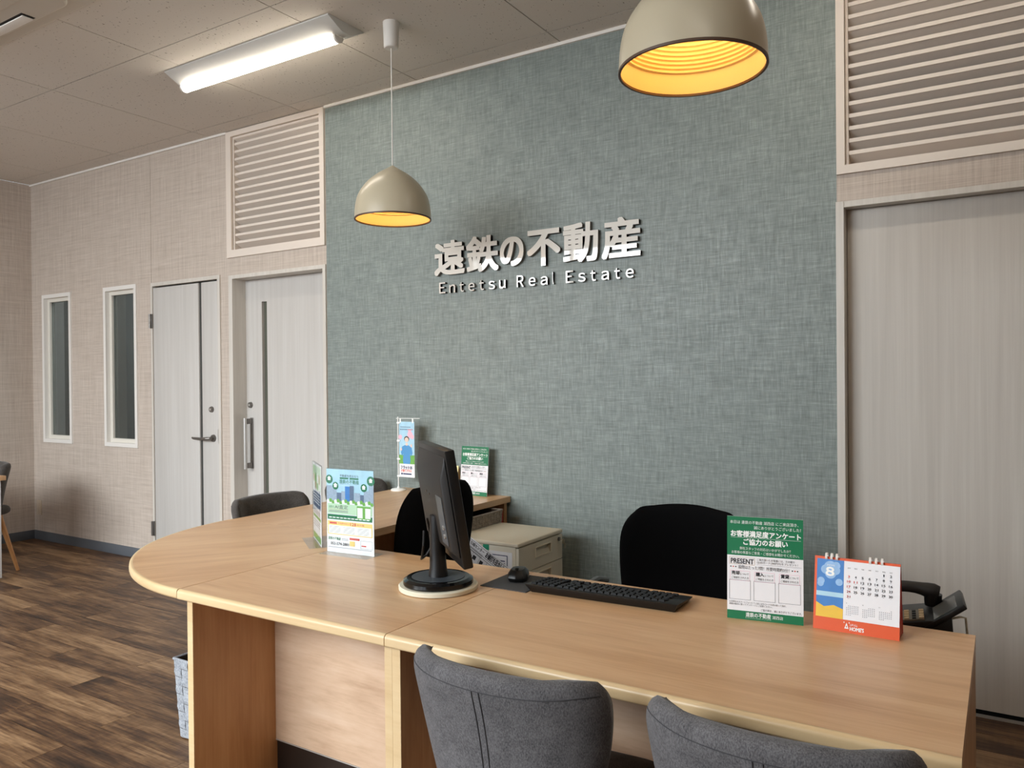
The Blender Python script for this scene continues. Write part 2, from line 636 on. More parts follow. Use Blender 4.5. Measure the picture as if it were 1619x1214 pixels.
def text_geo(s, res=2):
    if (s, res) in TEXT_CACHE:
        return TEXT_CACHE[(s, res)]
    c = bpy.data.curves.new('lettering', 'FONT')
    c.body = s
    c.size = 1
    c.resolution_u = res
    c.fill_mode = 'FRONT'
    o = bpy.data.objects.new('lettering', c)
    col.objects.link(o)
    bpy.context.view_layer.update()
    me = bpy.data.meshes.new_from_object(o.evaluated_get(bpy.context.evaluated_depsgraph_get()))
    bpy.data.objects.remove(o)
    vs = [(v.co.x, v.co.y) for v in me.vertices]
    fs = [tuple(p.vertices) for p in me.polygons]
    bpy.data.meshes.remove(me)
    bpy.data.curves.remove(c)
    TEXT_CACHE[(s, res)] = (vs, fs)
    return vs, fs


class Print:
    """flat print on a sheet that stands in the local XZ plane and faces -Y; coordinates are fractions of the sheet"""
    def __init__(self, parent, w, h, y=0.0, x0=None, z0=0.0):
        self.p, self.w, self.h, self.y = parent, w, h, y
        self.x0 = -w / 2 if x0 is None else x0
        self.z0 = z0
        self.layers = {}
        self.n = 0

    def _mb(self, mat):
        if mat.name not in self.layers:
            self.n += 1
            self.layers[mat.name] = {'m': mat}
        return self.layers[mat.name]

    def _put(self, mat, pts, faces, lv):
        d = self._mb(mat)
        mb = d.setdefault('mb', MB())
        self.k = getattr(self, 'k', 0) + 1
        yy = self.y - 0.00025 * (lv + 1) - 1e-6 * min(self.k, 200)
        mb.add([(self.x0 + a * self.w, yy, self.z0 + b * self.h) for a, b in pts], faces)

    def rect(self, a0, b0, a1, b1, mat, lv=0):
        self._put(mat, [(a0, b0), (a1, b0), (a1, b1), (a0, b1)], [(0, 1, 2, 3)], lv)

    def frame(self, a0, b0, a1, b1, mat, t=0.004, lv=1):
        q = t * self.w / self.h
        self.rect(a0, b0, a1, b0 + q, mat, lv)
        self.rect(a0, b1 - q, a1, b1, mat, lv)
        self.rect(a0, b0, a0 + t, b1, mat, lv)
        self.rect(a1 - t, b0, a1, b1, mat, lv)

    def blob(self, a, b, ra, mat, lv=0, rb=None, n=20):
        rb = ra * self.w / self.h if rb is None else rb
        self._put(mat, [(a + ra * math.cos(2 * math.pi * i / n), b + rb * math.sin(2 * math.pi * i / n)) for i in range(n)],
                  [tuple(range(n))], lv)

    def poly(self, pts, mat, lv=0):
        self._put(mat, pts, [tuple(range(len(pts)))], lv)

    def text(self, s, a0, a1, b, hh, mat, lv=2, bold=0.0, res=2):
        vs, fs = text_geo(s, res)
        xs = [v[0] for v in vs]
        lo, hi = min(xs), max(xs)
        k = hh / 0.9
        shifts = [(0, 0)] if not bold else [(bold * c, bold * s_) for c, s_ in ((1, 0), (-1, 0), (0, 1), (0, -1), (.7, .7), (-.7, -.7), (.7, -.7), (-.7, .7))]
        asp = self.w / self.h
        for sx, sy in shifts:
            self._put(mat, [(a0 + (x - lo) / (hi - lo) * (a1 - a0) + sx * k / asp, b + (y - 0.36) * k + sy * k) for x, y in vs], fs, lv)

    def finish(self, names):
        for nm, d in self.layers.items():
            o = d['mb'].build(names.get(nm, 'printed_lettering'), d['m'], self.p)
            o['kind'] = 'stuff'


# ================================================================== THE SETTING
floor = struct_empty('floor')
MB().box(LEFT_X, RIGHT_X, FRONT_Y, WALL_Y + 0.2, -0.10, -0.006).build('subfloor', M_DARKGAP, floor)
PW, PL = 0.15, 0.98
GAP = 0.0008
plank_me = MB().box(GAP, PL - GAP, GAP, PW - GAP, -0.006, 0).mesh('plank', M_FLOOR)
far = MB()
row0 = 1.675
nrow_lo = math.floor((FRONT_Y - row0) / PW)
nrow_hi = math.ceil((3.475 - row0) / PW)
for k in range(nrow_lo, nrow_hi):
    y = row0 + k * PW
    shift = {0: -2.925, 1: -3.42}[k % 2] + ((k // 2) % 3) * 0.02
    j0 = math.floor((LEFT_X - shift) / PL)
    for j in range(j0, j0 + 12):
        x = shift + j * PL
        xa, xb = max(x, LEFT_X), min(x + PL, RIGHT_X)
        ya, yb = max(y, FRONT_Y), min(y + PW, 3.475)
        if xb - xa < 0.02 or yb - ya < 0.02:
            continue
        if y < 0.55 or (x > 0.7):
            far.box(xa + GAP, xb - GAP, ya + GAP, yb - GAP, -0.006, 0)
        elif abs(xb - xa - PL) < 1e-6 and abs(yb - ya - PW) < 1e-6:
            put('plank', plank_me, floor, (x, y, 0))
        else:
            put('plank', MB().box(GAP, xb - xa - GAP, GAP, yb - ya - GAP, -0.006, 0).mesh('plank', M_FLOOR), floor, (xa, ya, 0))
o = far.build('plank_field', M_FLOOR, floor)
o['kind'] = 'stuff'

# ceiling boards, 910 mm square
ceiling = struct_empty('ceiling')
MB().box(LEFT_X, RIGHT_X, FRONT_Y, WALL_Y + 0.12, CEIL + 0.009, CEIL + 0.08).build('ceiling_deck', M_DARKGAP, ceiling)
T = 0.91
tg = 0.0028
tile_me = MB().box(tg, T - tg, tg, T - tg, 0, 0.009).mesh('ceiling_tile', M_CEIL)
for i in range(-3, 9):
    for j in range(-5, 3):
        x, y = -4.592 + T * i, 2.402 + T * j
        xa, xb, ya, yb = max(x, LEFT_X), min(x + T, RIGHT_X), max(y, FRONT_Y), min(y + T, WALL_Y)
        if xb - xa < 0.01 or yb - ya < 0.01:
            continue
        if xb - xa > T - 1e-6 and yb - ya > T - 1e-6:
            put('ceiling_tile', tile_me, ceiling, (x, y, CEIL))
        else:
            put('ceiling_tile', MB().box(tg, xb - xa - tg, tg, yb - ya - tg, 0, 0.009).mesh('ceiling_tile', M_CEIL), ceiling, (xa, ya, CEIL))


def holed_wall(x0, x1, z0, z1, holes, ya, yb):
    xs = sorted({x0, x1} | {h[i] for h in holes for i in (0, 1)})
    zs = sorted({z0, z1} | {h[i] for h in holes for i in (2, 3)})
    xs = [x for x in xs if x0 <= x <= x1]
    zs = [z for z in zs if z0 <= z <= z1]
    cells = {}
    for i in range(len(xs) - 1):
        for j in range(len(zs) - 1):
            cx, cz = (xs[i] + xs[i + 1]) / 2, (zs[j] + zs[j + 1]) / 2
            cells[(i, j)] = not any(h[0] < cx < h[1] and h[2] < cz < h[3] for h in holes)
    mb = MB()
    for (i, j), solid in cells.items():
        if not solid:
            continue
        a, b, c, d = xs[i], xs[i + 1], zs[j], zs[j + 1]
        mb.add([(a, ya, c), (b, ya, c), (b, ya, d), (a, ya, d)], [(0, 1, 2, 3)])
        mb.add([(a, yb, c), (b, yb, c), (b, yb, d), (a, yb, d)], [(3, 2, 1, 0)])
        for di, dj, q in ((-1, 0, [(a, ya, c), (a, yb, c), (a, yb, d), (a, ya, d)]), (1, 0, [(b, ya, c), (b, yb, c), (b, yb, d), (b, ya, d)]),
                          (0, -1, [(a, ya, c), (b, ya, c), (b, yb, c), (a, yb, c)]), (0, 1, [(a, ya, d), (b, ya, d), (b, yb, d), (a, yb, d)])):
            if not cells.get((i + di, j + dj), False):
                mb.add(q, [(0, 1, 2, 3)])
    return mb


ACC0, ACC1 = -3.50, -0.582
WT = 0.12
D1 = (-5.262, -4.520, 0.0, 2.012)
D2 = (-4.385, -3.515, 0.0, 2.002)
D3 = (-0.560, 0.98, 0.0, 2.005)
W1 = (-6.757, -6.375, 0.850, 2.018)
W2 = (-5.860, -5.483, 0.850, 2.018)
G1 = (-4.365, -3.540, 2.19, 2.945)
G2 = (-0.548, 0.95, 2.172, 2.95)
SEAM = (-5.2815, -5.2785, 2.04, CEIL)
struct(holed_wall(LEFT_X, ACC0, 0, CEIL, [D1, D2, W1, W2, G1, SEAM], WALL_Y, WALL_Y + WT).build('wall_back', M_WALL))
struct(MB().box(ACC0, ACC1, WALL_Y, WALL_Y + WT, 0, CEIL).build('wall_accent', M_ACCENT))
struct(holed_wall(ACC1, RIGHT_X, 0, CEIL, [D3, G2], WALL_Y, WALL_Y + WT).build('wall_back_right', M_WALL))
struct(MB().box(LEFT_X - 0.12, LEFT_X, FRONT_Y, WALL_Y + WT, 0, CEIL).build('wall_left', M_WALL))
struct(MB().box(RIGHT_X, RIGHT_X + 0.12, FRONT_Y, WALL_Y + WT, 0, CEIL).build('wall_right', M_WALL))
struct(holed_wall(LEFT_X, RIGHT_X, 0, CEIL, [(WIN_X0, WIN_X1, WIN_Z0, WIN_Z1)], FRONT_Y - WT, FRONT_Y).build('wall_front', M_WALL))
# the rooms behind the doors, grilles and narrow windows
br = MB()
for (a, b, c, d, e, g) in ((LEFT_X, RIGHT_X, 5.2, 5.3, 0, CEIL), (LEFT_X - .1, LEFT_X, WALL_Y + WT, 5.3, 0, CEIL), (RIGHT_X, RIGHT_X + .1, WALL_Y + WT, 5.3, 0, CEIL),
                           (LEFT_X, RIGHT_X, WALL_Y + WT, 5.3, CEIL, CEIL + .1), (LEFT_X, RIGHT_X, WALL_Y + WT + .08, 5.3, -.1, 0)):
    br.box(a, b, c, d, e, g)
struct(br.build('wall_back_room', M_ROOM))

# shop window behind the photographer
w3 = struct_empty('window_3', ((WIN_X0 + WIN_X1) / 2, FRONT_Y - 0.06, WIN_Z0))
ww, wh = WIN_X1 - WIN_X0, WIN_Z1 - WIN_Z0
fr = MB()
for x in (-ww / 2, -ww / 6, ww / 6, ww / 2):
    xa = min(max(x - 0.03, -ww / 2), ww / 2 - 0.06)
    fr.box(xa, xa + 0.06, -0.05, -0.005, 0, wh)
fr.box(-ww / 2 + .06, ww / 2 - .06, -0.05, -0.005, 0, 0.06)
fr.box(-ww / 2 + .06, ww / 2 - .06, -0.05, -0.005, wh - 0.06, wh)
fr.build('window_frame', M_ALU, w3)
MB().box(-ww / 2 + .06, ww / 2 - .06, -0.034, -0.028, 0.06, wh - .06).build('window_pane', M_CLEAR, w3)

# ceiling trim and baseboards
struct(MB().box(LEFT_X, -4.416, WALL_Y - 0.012, WALL_Y, CEIL - 0.014, CEIL).build('trim_1', M_TRIM))
struct(MB().box(ACC0, ACC1, WALL_Y - 0.012, WALL_Y, CEIL - 0.016, CEIL).build('trim_2', M_TRIM))
struct(MB().box(LEFT_X + .008, D1[0] - 0.03, WALL_Y - 0.008, WALL_Y, 0, 0.075).build('baseboard_back', M_BASE, bevel=0.002))
struct(MB().box(LEFT_X, LEFT_X + 0.008, FRONT_Y, WALL_Y, 0, 0.075).build('baseboard_left', M_BASE, bevel=0.002))
struct(MB().box(ACC0 + .01, ACC1 - .01, WALL_Y - 0.008, WALL_Y, 0, 0.075).build('baseboard_accent', M_BASE, bevel=0.002))


# narrow fixed windows
def slot_window(name, hole):
    x0, x1, z0, z1 = hole
    e = struct_empty(name, (x0, WALL_Y, z0))
    w, h = x1 - x0, z1 - z0
    t, p = 0.026, 0.012
    fm = MB()
    fm.box(-t, 0.004, -p, 0.075, -t, h + t)
    fm.box(w - 0.004, w + t, -p, 0.075, -t, h + t)
    fm.box(0.004, w - 0.004, -p, 0.075, -t, 0.004)
    fm.box(0.004, w - 0.004, -p, 0.075, h - 0.004, h + t)
    fm.build('window_frame', M_WHITE, e)
    s = 0.034
    sm = MB()
    sm.box(0.004, s, 0.022, 0.06, 0.004, h - 0.004)
    sm.box(w - s, w - 0.004, 0.022, 0.06, 0.004, h - 0.004)
    sm.box(s, w - s, 0.022, 0.06, 0.004, s)
    sm.box(s, w - s, 0.022, 0.06, h - s, h - 0.004)
    sm.build('sash', M_SASH, e)
    MB().box(s, w - s, 0.038, 0.044, s, h - s).build('window_pane', M_PANE, e)
    rv = MB()
    rv.box(0.001, 0.012, 0.076, WT + .03, 0, h)
    rv.box(w - .012, w - 0.001, 0.076, WT + .03, 0, h)
    rv.build('reveal', M_WHITE, e)


slot_window('window_1', W1)
slot_window('window_2', W2)

# hinged door
d1 = struct_empty('door_1', (D1[0], WALL_Y, 0))
dw, dh = D1[1] - D1[0], D1[3]
cs = MB()
cs.box(-0.016, 0.004, -0.010, 0.10, 0, dh + 0.024)
cs.box(dw - 0.004, dw + 0.022, -0.010, 0.10, 0, dh + 0.024)
cs.box(0.004, dw - 0.004, -0.010, 0.10, dh - 0.002, dh + 0.024)
cs.build('door_frame', M_CASING, d1)
SX0, SX1 = -4.735 - D1[0], -4.702 - D1[0]
lf = MB().box(0.008, SX0, -0.004, 0.036, 0.008, dh - 0.014).build('leaf', M_DOOR, d1, bevel=0.001)
MB().box(SX1, dw - 0.008, -0.004, 0.036, 0.008, dh - 0.014).build('leaf', M_DOOR, d1, bevel=0.001)
MB().box(SX0, SX1, 0.006, 0.034, 0.008, dh - 0.014).build('inlay_strip', M_STRIP, d1)['label'] = 'dark grey vertical inlay strip'
MB().box(0.004, dw - 0.004, 0.04, 0.06, 0, dh - 0.002).build('door_stop', M_DARKGAP, d1)
lx = -4.600 - D1[0]
lk = MB().cyl((lx, -0.004, 1.122), (lx, -0.016, 1.122), 0.021, 0.019, 20).build('lock_cylinder', M_STEEL_D, d1, smooth=True)
MB().cyl((lx, -0.016, 1.122), (lx, -0.019, 1.122), 0.008, 0.008, 12).build('keyway', M_ALU, lk, smooth=True)
hx = -4.585 - D1[0]
hd = MB().cyl((hx, -0.004, 0.925), (hx, -0.014, 0.925), 0.026, 0.024, 20).build('lever_handle', M_STEEL_D, d1, smooth=True)
MB().tube([(hx, -0.012, .925), (hx, -0.045, .925), (hx - .012, -.055, .925), (hx - .06, -.058, .922), (hx - .15, -.052, .923), (hx - .175, -.046, .926)],
          [0.011, 0.011, 0.011, 0.010, 0.009, 0.007], 10).build('lever', M_STEEL_D, hd, smooth=True)
MB().box(dw - 0.0195, dw - 0.0085, -0.006, -0.004, 0.89, 0.99).build('strike_plate', M_ALU, d1)
for z in (1.758, 0.246):
    hg = MB().box(-0.016, 0.008, -0.022, -0.010, z - 0.052, z + 0.052).build('hinge', M_STEEL, d1, bevel=0.002)
    MB().cyl((-0.006, -0.024, z - 0.052), (-0.006, -0.024, z + 0.052), 0.008, n=12).build('hinge_pin', M_STEEL_D, hg, smooth=True)

# recessed sliding door beside the accent wall
d2 = struct_empty('door_2', (D2[0], WALL_Y, 0))
dw, dh = D2[1] - D2[0], D2[3]
cs = MB()
cs.box(-0.022, 0.016, -0.010, 0.115, 0, dh + 0.020)
cs.box(dw - 0.012, dw + 0.013, -0.010, 0.115, 0, dh + 0.020)
cs.box(0.016, dw - 0.012, -0.010, 0.115, dh - 0.004, dh + 0.020)
cs.build('door_frame', M_CASING, d2)
s0, s1 = -4.208 - D2[0], -4.158 - D2[0]
zt = 1.845
LY = 0.10
lfm = holed_wall(0.0, dw, 0.006, dh - 0.006, [(s0, s1, 0.16, zt)], LY, LY + 0.035)
lfm.build('leaf', M_DOOR, d2)
MB().box(s0 + .001, s1 - .001, LY + 0.02, LY + 0.024, 0.161, zt - .001).build('slit_glass', M_SLIT, d2)['label'] = 'narrow dark glass slit'
lx = -4.328 - D2[0]
lk = MB().cyl((lx, LY, 1.152), (lx, LY - 0.012, 1.152), 0.021, 0.019, 20).build('lock_cylinder', M_STEEL_D, d2, smooth=True)
MB().cyl((lx, LY - 0.012, 1.152), (lx, LY - 0.015, 1.152), 0.008, n=12).build('keyway', M_ALU, lk, smooth=True)
hx = -4.318 - D2[0]
pl = MB().box(hx - 0.014, hx + 0.014, LY - 0.006, LY, 0.722, 1.066).build('pull_handle', M_STEEL_D, d2, bevel=0.002)
for z in (0.745, 1.043):
    MB().box(hx - 0.010, hx + 0.010, LY - 0.05, LY - 0.006, z - 0.018, z + 0.018).build('handle_bracket', M_STEEL_D, pl, bevel=0.002)
MB().cyl((hx, LY - 0.058, 0.722), (hx, LY - 0.058, 1.066), 0.011, n=16).build('handle_bar', M_ALU, pl, smooth=True)

# wide sliding door at the right
d3 = struct_empty('door_3', (D3[0], WALL_Y, 0))
dw, dh = D3[1] - D3[0], D3[3]
cs = MB()
cs.box(-0.024, 0.006, -0.012, 0.105, 0, dh + 0.020)
cs.box(dw - 0.006, dw + 0.024, -0.012, 0.105, 0, dh + 0.020)
cs.box(0.006, dw - 0.006, -0.008, 0.105, dh - 0.004, dh + 0.020)
cs.build('door_frame', M_CASING, d3)
MB().box(0.008, dw - 0.008, 0.06, 0.095, 0.018, dh - 0.006).build('leaf', M_DOORR, d3)
MB().box(0.008, dw - 0.008, 0.026, 0.055, 0.0, 0.003).build('threshold_rail', M_ALU, d3)
MB().box(0.008, dw - 0.008, 0.055, 0.10, -0.004, 0.0005).build('threshold_groove', M_DARKGAP, d3)


# louvred grilles
def louver(name, label, hole, ox0, ox1, oz0, oz1, pitch=0.0505):
    x0, x1, z0, z1 = hole
    e = thing(name, label, 'vent grille', (x0, WALL_Y, z0), group='louvred grilles above the sliding doors')
    w, h = x1 - x0, z1 - z0
    fm = MB()
    a0, a1, b0, b1 = ox0 - x0, ox1 - x0, oz0 - z0, oz1 - z0
    for q in ((a0, 0, b0, b1), (w, a1, b0, b1), (0, w, b0, 0), (0, w, h, b1)):
        fm.box(q[0], q[1], -0.014, -0.0005, q[2], q[3])
    fm.build('grille_frame', M_LOUVER, e)
    il = MB()
    for q in ((0.001, 0.012, 0.001, h - .001), (w - 0.012, w - .001, 0.001, h - .001), (0.012, w - 0.012, h - 0.014, h - .001)):
        il.box(q[0], q[1], 0.004, 0.09, q[2], q[3])
    il.build('inner_lining', M_LOUVER, e)
    prof = [(0.010, 0.0), (0.010, 0.016), (0.016, 0.016), (0.080, -0.026), (0.080, -0.034), (0.014, 0.0)]
    sl = MB().prism(prof, 0.0125, w - 0.0125, 'x').mesh('slat', M_LOUVER)
    z = 0.044
    while z < h + 0.01:
        put('slat', sl, e, (0, 0, min(z, h - 0.017)))
        z += pitch
    return e


louver('louver_grille', 'cream louvred vent grille above the narrow sliding door with the slit', G1, -4.415, -3.503, 2.140, 2.980)
louver('louver_grille', 'cream louvred vent grille above the wide oak sliding door', G2, -0.580, 1.0, 2.137, 2.984)

# wall outlet low in the corner
ol = thing('wall_outlet', 'beige wall outlet plate low beside the room corner', 'outlet', (-6.878, WALL_Y, 0.27))
MB().box(-0.036, 0.036, -0.007, 0, -0.06, 0.06).build('plate', M_SWITCH, ol, bevel=0.002)
MB().box(-0.014, 0.014, -0.009, -0.007, -0.035, 0.035).build('socket', M_SWITCH, ol, bevel=0.001)

# ================================================================== CEILING THINGS
FX = 0.625
fx = thing('ceiling_light', 'long white ceiling light with a glowing bar near the accent wall', 'ceiling light', (-3.225, 2.705, CEIL), group='long ceiling lights')
hw, bw, dep = 0.118, 0.029, 0.050
MB().prism([(-hw, 0), (hw, 0), (hw, -0.006), (bw, -dep), (-bw, -dep), (-hw, -0.006)], -FX + 0.03, FX, 'x').build('reflector', M_FIXTURE, fx, bevel=0.001)
bar = MB()
n = 10
pr = [(bw * 0.98 * math.cos(math.pi + math.pi * i / n), -dep - 0.001 + 0.030 * math.sin(math.pi + math.pi * i / n)) for i in range(n + 1)]
bar.prism(pr, -FX + 0.045, FX - 0.06, 'x')
bar.build('diffuser_bar', M_LED, fx, smooth=True, ang=50)
for a in (-FX + 0.033, FX - 0.059):
    MB().prism([(p[0] * 1.05, p[1] * 1.02) for p in pr], a, a + 0.012, 'x').build('end_cap', M_WHITE, fx)
g_ = 'long ceiling lights'
dup(fx, (-3.225, 0.45, CEIL), 0, 'long white ceiling light above the customer floor, out of the frame on the left', g_)
dup(fx, (0.3, 0.45, CEIL), 0, 'long white ceiling light above the camera, out of the frame', g_)
dup(fx, (-0.35, 2.705, CEIL), 0, 'long white ceiling light by the wide oak door, out of the frame', g_)

# ceiling cassette air conditioner
ac = thing('ceiling_air_conditioner', 'ivory ceiling cassette air conditioner in the top left corner', 'air conditioner', (-3.86, 1.41, CEIL))
MB().prism(rounded_rect(-0.56, 0.56, -0.53, 0.53, 0.05), -0.012, 0, 'z').build('ceiling_flange', M_AC, ac, bevel=0.008, seg=4)
MB().prism(rounded_rect(-0.47, 0.47, -0.455, 0.455, 0.06), -0.040, -0.012, 'z').build('face_panel', M_AC, ac, bevel=0.010, seg=3)
for sx, sy, rot in ((0, 0.405, 0), (0, -0.405, 180)):
    sl = MB().box(-0.33, 0.20, -0.03, 0.03, -0.0406, -0.0398).build('air_slot', M_ACDARK, ac)
    sl.location = (sx, sy, 0)
    fl = MB().box(-0.325, 0.190, -0.022, 0.026, -0.050, -0.044).build('air_flap', M_WHITE, sl, bevel=0.002)
    fl.rotation_euler = (R(0), 0, 0)
MB().prism(rounded_rect(-0.33, 0.33, -0.31, 0.31, 0.02), -0.046, -0.040, 'z').build('intake_grille', M_AC, ac, bevel=0.002)

# pendant lamps
RIM = 0.178
prof_out = [(0.004, 0.252), (0.034, 0.233), (0.071, 0.211), (0.112, 0.178), (0.141, 0.144), (0.161, 0.110), (0.171, 0.078), (0.176, 0.044), (0.1775, 0.018), (RIM, 0.0)]
sp = []


def smooth_prof(p, n=4):
    out = []
    for i in range(len(p) - 1):
        p0 = p[max(i - 1, 0)]
        p1, p2_ = p[i], p[i + 1]
        p3 = p[min(i + 2, len(p) - 1)]
        for k in range(n):
            t = k / n
            out.append(tuple(0.5 * (2 * p1[c] + (p2_[c] - p0[c]) * t + (2 * p0[c] - 5 * p1[c] + 4 * p2_[c] - p3[c]) * t * t
                                    + (-p0[c] + 3 * p1[c] - 3 * p2_[c] + p3[c]) * t ** 3) for c in (0, 1)))
    out.append(p[-1])
    return out


po = smooth_prof(prof_out)
pd = thing('pendant_lamp', 'greige dome pendant lamp shown whole on its white cord over the rear wing', 'pendant lamp', (-2.424, 2.818, 2.064),
           group='greige dome pendant lamps')
sh = MB()
sh.lathe(po, 64)
sh.f = [fc for fc in sh.f if len(fc) == 4]
o_sh = sh.build('lamp_shade', M_SHADE, pd, smooth=True, ang=70)
# stepped lining: plain band near the rim, then concentric ridges


def inner_r(z):
    for i in range(len(po) - 1):
        if po[i][1] >= z >= po[i + 1][1]:
            t = (po[i][1] - z) / max(po[i][1] - po[i + 1][1], 1e-9)
            return po[i][0] + (po[i + 1][0] - po[i][0]) * t - 0.004
    return 0.01


li = [(RIM - 0.004, 0.0005)]
z = 0.0
while z < 0.052:
    z += 0.006
    li.append((inner_r(z) - 0.0005, z))
while z < 0.20:
    rr = inner_r(z)
    li += [(rr - 0.001, z), (rr - 0.008, z + 0.002), (rr - 0.008, z + 0.006), (inner_r(z + 0.009) - 0.001, z + 0.009)]
    z += 0.0105
li.append((0.001, z))
lm = MB().lathe(li, 64)
lm.f = [fc for fc in lm.f if len(fc) == 4]
lm.build('shade_lining', M_SHADE_IN, o_sh, smooth=True, ang=30)
MB().lathe([(RIM + 0.001, 0.003), (RIM + 0.001, -0.003), (RIM - 0.005, -0.003), (RIM - 0.005, 0.003)], 64, closed=True).build('shade_rim', M_LAMP_RIM, o_sh, smooth=True)
bl = MB().lathe([(0.0, 0.085), (0.018, 0.088), (0.030, 0.105), (0.032, 0.125), (0.022, 0.155), (0.014, 0.19)], 24).build('bulb', M_BULB, pd, smooth=True)
MB().cyl((0, 0, 0.25), (0, 0, 0.81), 0.0028, n=8).build('cord', M_CORD, pd, smooth=True)
MB().lathe([(0.030, 0.800), (0.034, 0.804), (0.036, 0.86), (0.038, CEIL - 2.064)], 28).build('ceiling_canopy', M_WHITE, pd, smooth=True, ang=40)
pd2 = dup(pd, (-0.643, 1.862, 2.062), 0, 'greige dome pendant lamp over the long desk, cut off by the top of the picture',
          'greige dome pendant lamps')

# ================================================================== WALL SIGN
sg = thing('wall_sign', 'glossy white raised company name letters mounted on the blue-green accent wall', 'sign', (-2.05, WALL_Y, 1.9))


def letter(ch, x0, x1, z0, z1, y0, y1, bold):
    vs, fs = text_geo(ch, 6)
    xs = [v[0] for v in vs]
    ys = [v[1] for v in vs]
    lx, hx_, ly, hy = min(xs), max(xs), min(ys), max(ys)
    sx = (x1 - x0 - 2 * bold) / (hx_ - lx)
    sz = (z1 - z0 - 2 * bold) / (hy - ly)
    face, side = MB(), MB()
    sh_ = [(0, 0)]
    if bold:
        sh_ += [(bold * math.cos(R(a)), bold * math.sin(R(a))) for a in range(0, 360, 45)]
        sh_ = [(max(-bold, min(bold, a * 1.42)), max(-bold, min(bold, b * 1.42))) for a, b in sh_]
    # outline edges of the glyph
    cnt = {}
    for fc in fs:
        for i in range(len(fc)):
            e = (fc[i], fc[(i + 1) % len(fc)])
            cnt[frozenset(e)] = cnt.get(frozenset(e), 0) + 1
    rim = [tuple(k) for k, c in cnt.items() if c == 1]
    for kk, (ax, az) in enumerate(sh_):
        P2 = [(x0 + bold + (v[0] - lx) * sx + ax + 2.05, z0 + bold + (v[1] - ly) * sz + az - 1.9) for v in vs]
        face.add([(p[0], y0 - 0.00006 * kk, p[1]) for p in P2], fs)
        for a, b in rim:
            side.add([(P2[a][0], y0 + 0.0004, P2[a][1]), (P2[b][0], y0 + 0.0004, P2[b][1]), (P2[b][0], y1, P2[b][1]), (P2[a][0], y1, P2[a][1])], [(0, 1, 2, 3)])
    fo = face.build('letter', M_MIRROR, sg)
    so = side.build('letter_side', M_LETTER_SIDE, fo)
    return fo


for ch, x0, x1, z0, z1 in (('遠', -2.655, -2.450, 1.880, 2.068), ('鉄', -2.440, -2.233, 1.880, 2.072), ('の', -2.224, -2.080, 1.894, 2.046),
                           ('不', -2.060, -1.866, 1.880, 2.064), ('動', -1.850, -1.658, 1.880, 2.074), ('産', -1.640, -1.440, 1.880, 2.076)):
    letter(ch, x0, x1, z0, z1, -0.022, -0.002, 0.0052)
xs_, total = -2.626, -1.464
chars = 'Entetsu Real Estate'
wts = {' ': 0.55, 't': 0.82, 'l': 0.5, 'n': 0.95, 'e': 0.98, 's': 0.92, 'u': 0.95, 'a': 0.95, 'E': 0.95, 'R': 1.0}
tw = sum(wts[c] for c in chars)
unit = (total - xs_) / (tw - 0.25)
x = xs_
for c in chars:
    wc = wts[c] * unit
    if c != ' ':
        hgt = {'t': 0.052, 'l': 0.062}.get(c, 0.060 if c.isupper() else 0.044)
        gw = {'l': 0.006, 't': 0.029}.get(c, 0.042 if c.isupper() else 0.040)
        fw = chr(ord(c) + 0xFEE0)
        letter(fw, x, x + gw, 1.784, 1.784 + hgt, -0.018, -0.002, 0.0007)
    x += wc

# ================================================================== COUNTER
DZ = 0.70
TT = 0.030
FY, BY = 1.42, 2.125
J1, J2, RX = -2.068, -1.263, -0.060


def edge_profile_top(name, x0, x1, parent, mat, edge_left=0.0):
    """worktop with a softly rounded front edge; band is the pale front edge"""
    t = MB().box(x0, x1, FY + 0.012, BY, DZ - TT, DZ).build(name, mat, parent)
    k = 8
    pf = [(FY + 0.0125, DZ - TT), (FY + 0.006, DZ - TT)]
    for i in range(k + 1):
        a = R(270 - 90 * i / k)
        pf.append((FY + 0.006 + 0.006 * math.cos(a), DZ - TT + 0.006 + 0.006 * math.sin(a)))
    for i in range(k + 1):
        a = R(180 - 90 * i / k)
        pf.append((FY + 0.0115 + 0.0115 * math.cos(a), DZ - 0.0115 + 0.0115 * math.sin(a)))
    pf.append((FY + 0.0125, DZ))
    MB().prism(pf, x0, x1, 'x').build('front_edge', M_EDGE, t, smooth=True, ang=40)
    return t


gp = 0.0012
desk_s = thing('desk', 'short beech counter desk module carrying the monitor, with a pale birch front panel', 'desk', (0, 0, 0), group='beech counter modules')
edge_profile_top('desktop', J1 + gp, J2 - gp, desk_s, M_DESK)
PB = DZ - TT - 0.0005


def side_panel(parent, x0, x1, y0, y1, name='side_panel'):
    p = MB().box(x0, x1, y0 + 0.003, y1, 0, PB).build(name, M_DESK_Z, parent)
    MB().box(x0 - 0.0002, x1 + 0.0002, y0, y0 + 0.003, 0, PB).build('edge_band', M_EDGE, p)
    return p


side_panel(desk_s, -2.058, -2.034, 1.448, 2.10)
side_panel(desk_s, -1.2865, -1.2635, 1.448, 2.10)
MB().box(-2.034, -1.2865, 1.755, 1.773, 0.136, PB).build('modesty_panel', M_BIRCH, desk_s)
kp = MB().box(-2.034, -1.2865, 1.760, 1.772, 0.0, 0.134).build('kick_plate', M_KICK, desk_s)
MB().box(-2.034, -1.2865, 1.754, 1.7595, 0.132, 0.1355).build('highlight_strip', M_ALU, kp)  # bright strip standing in for the highlight along the kick plate's top edge

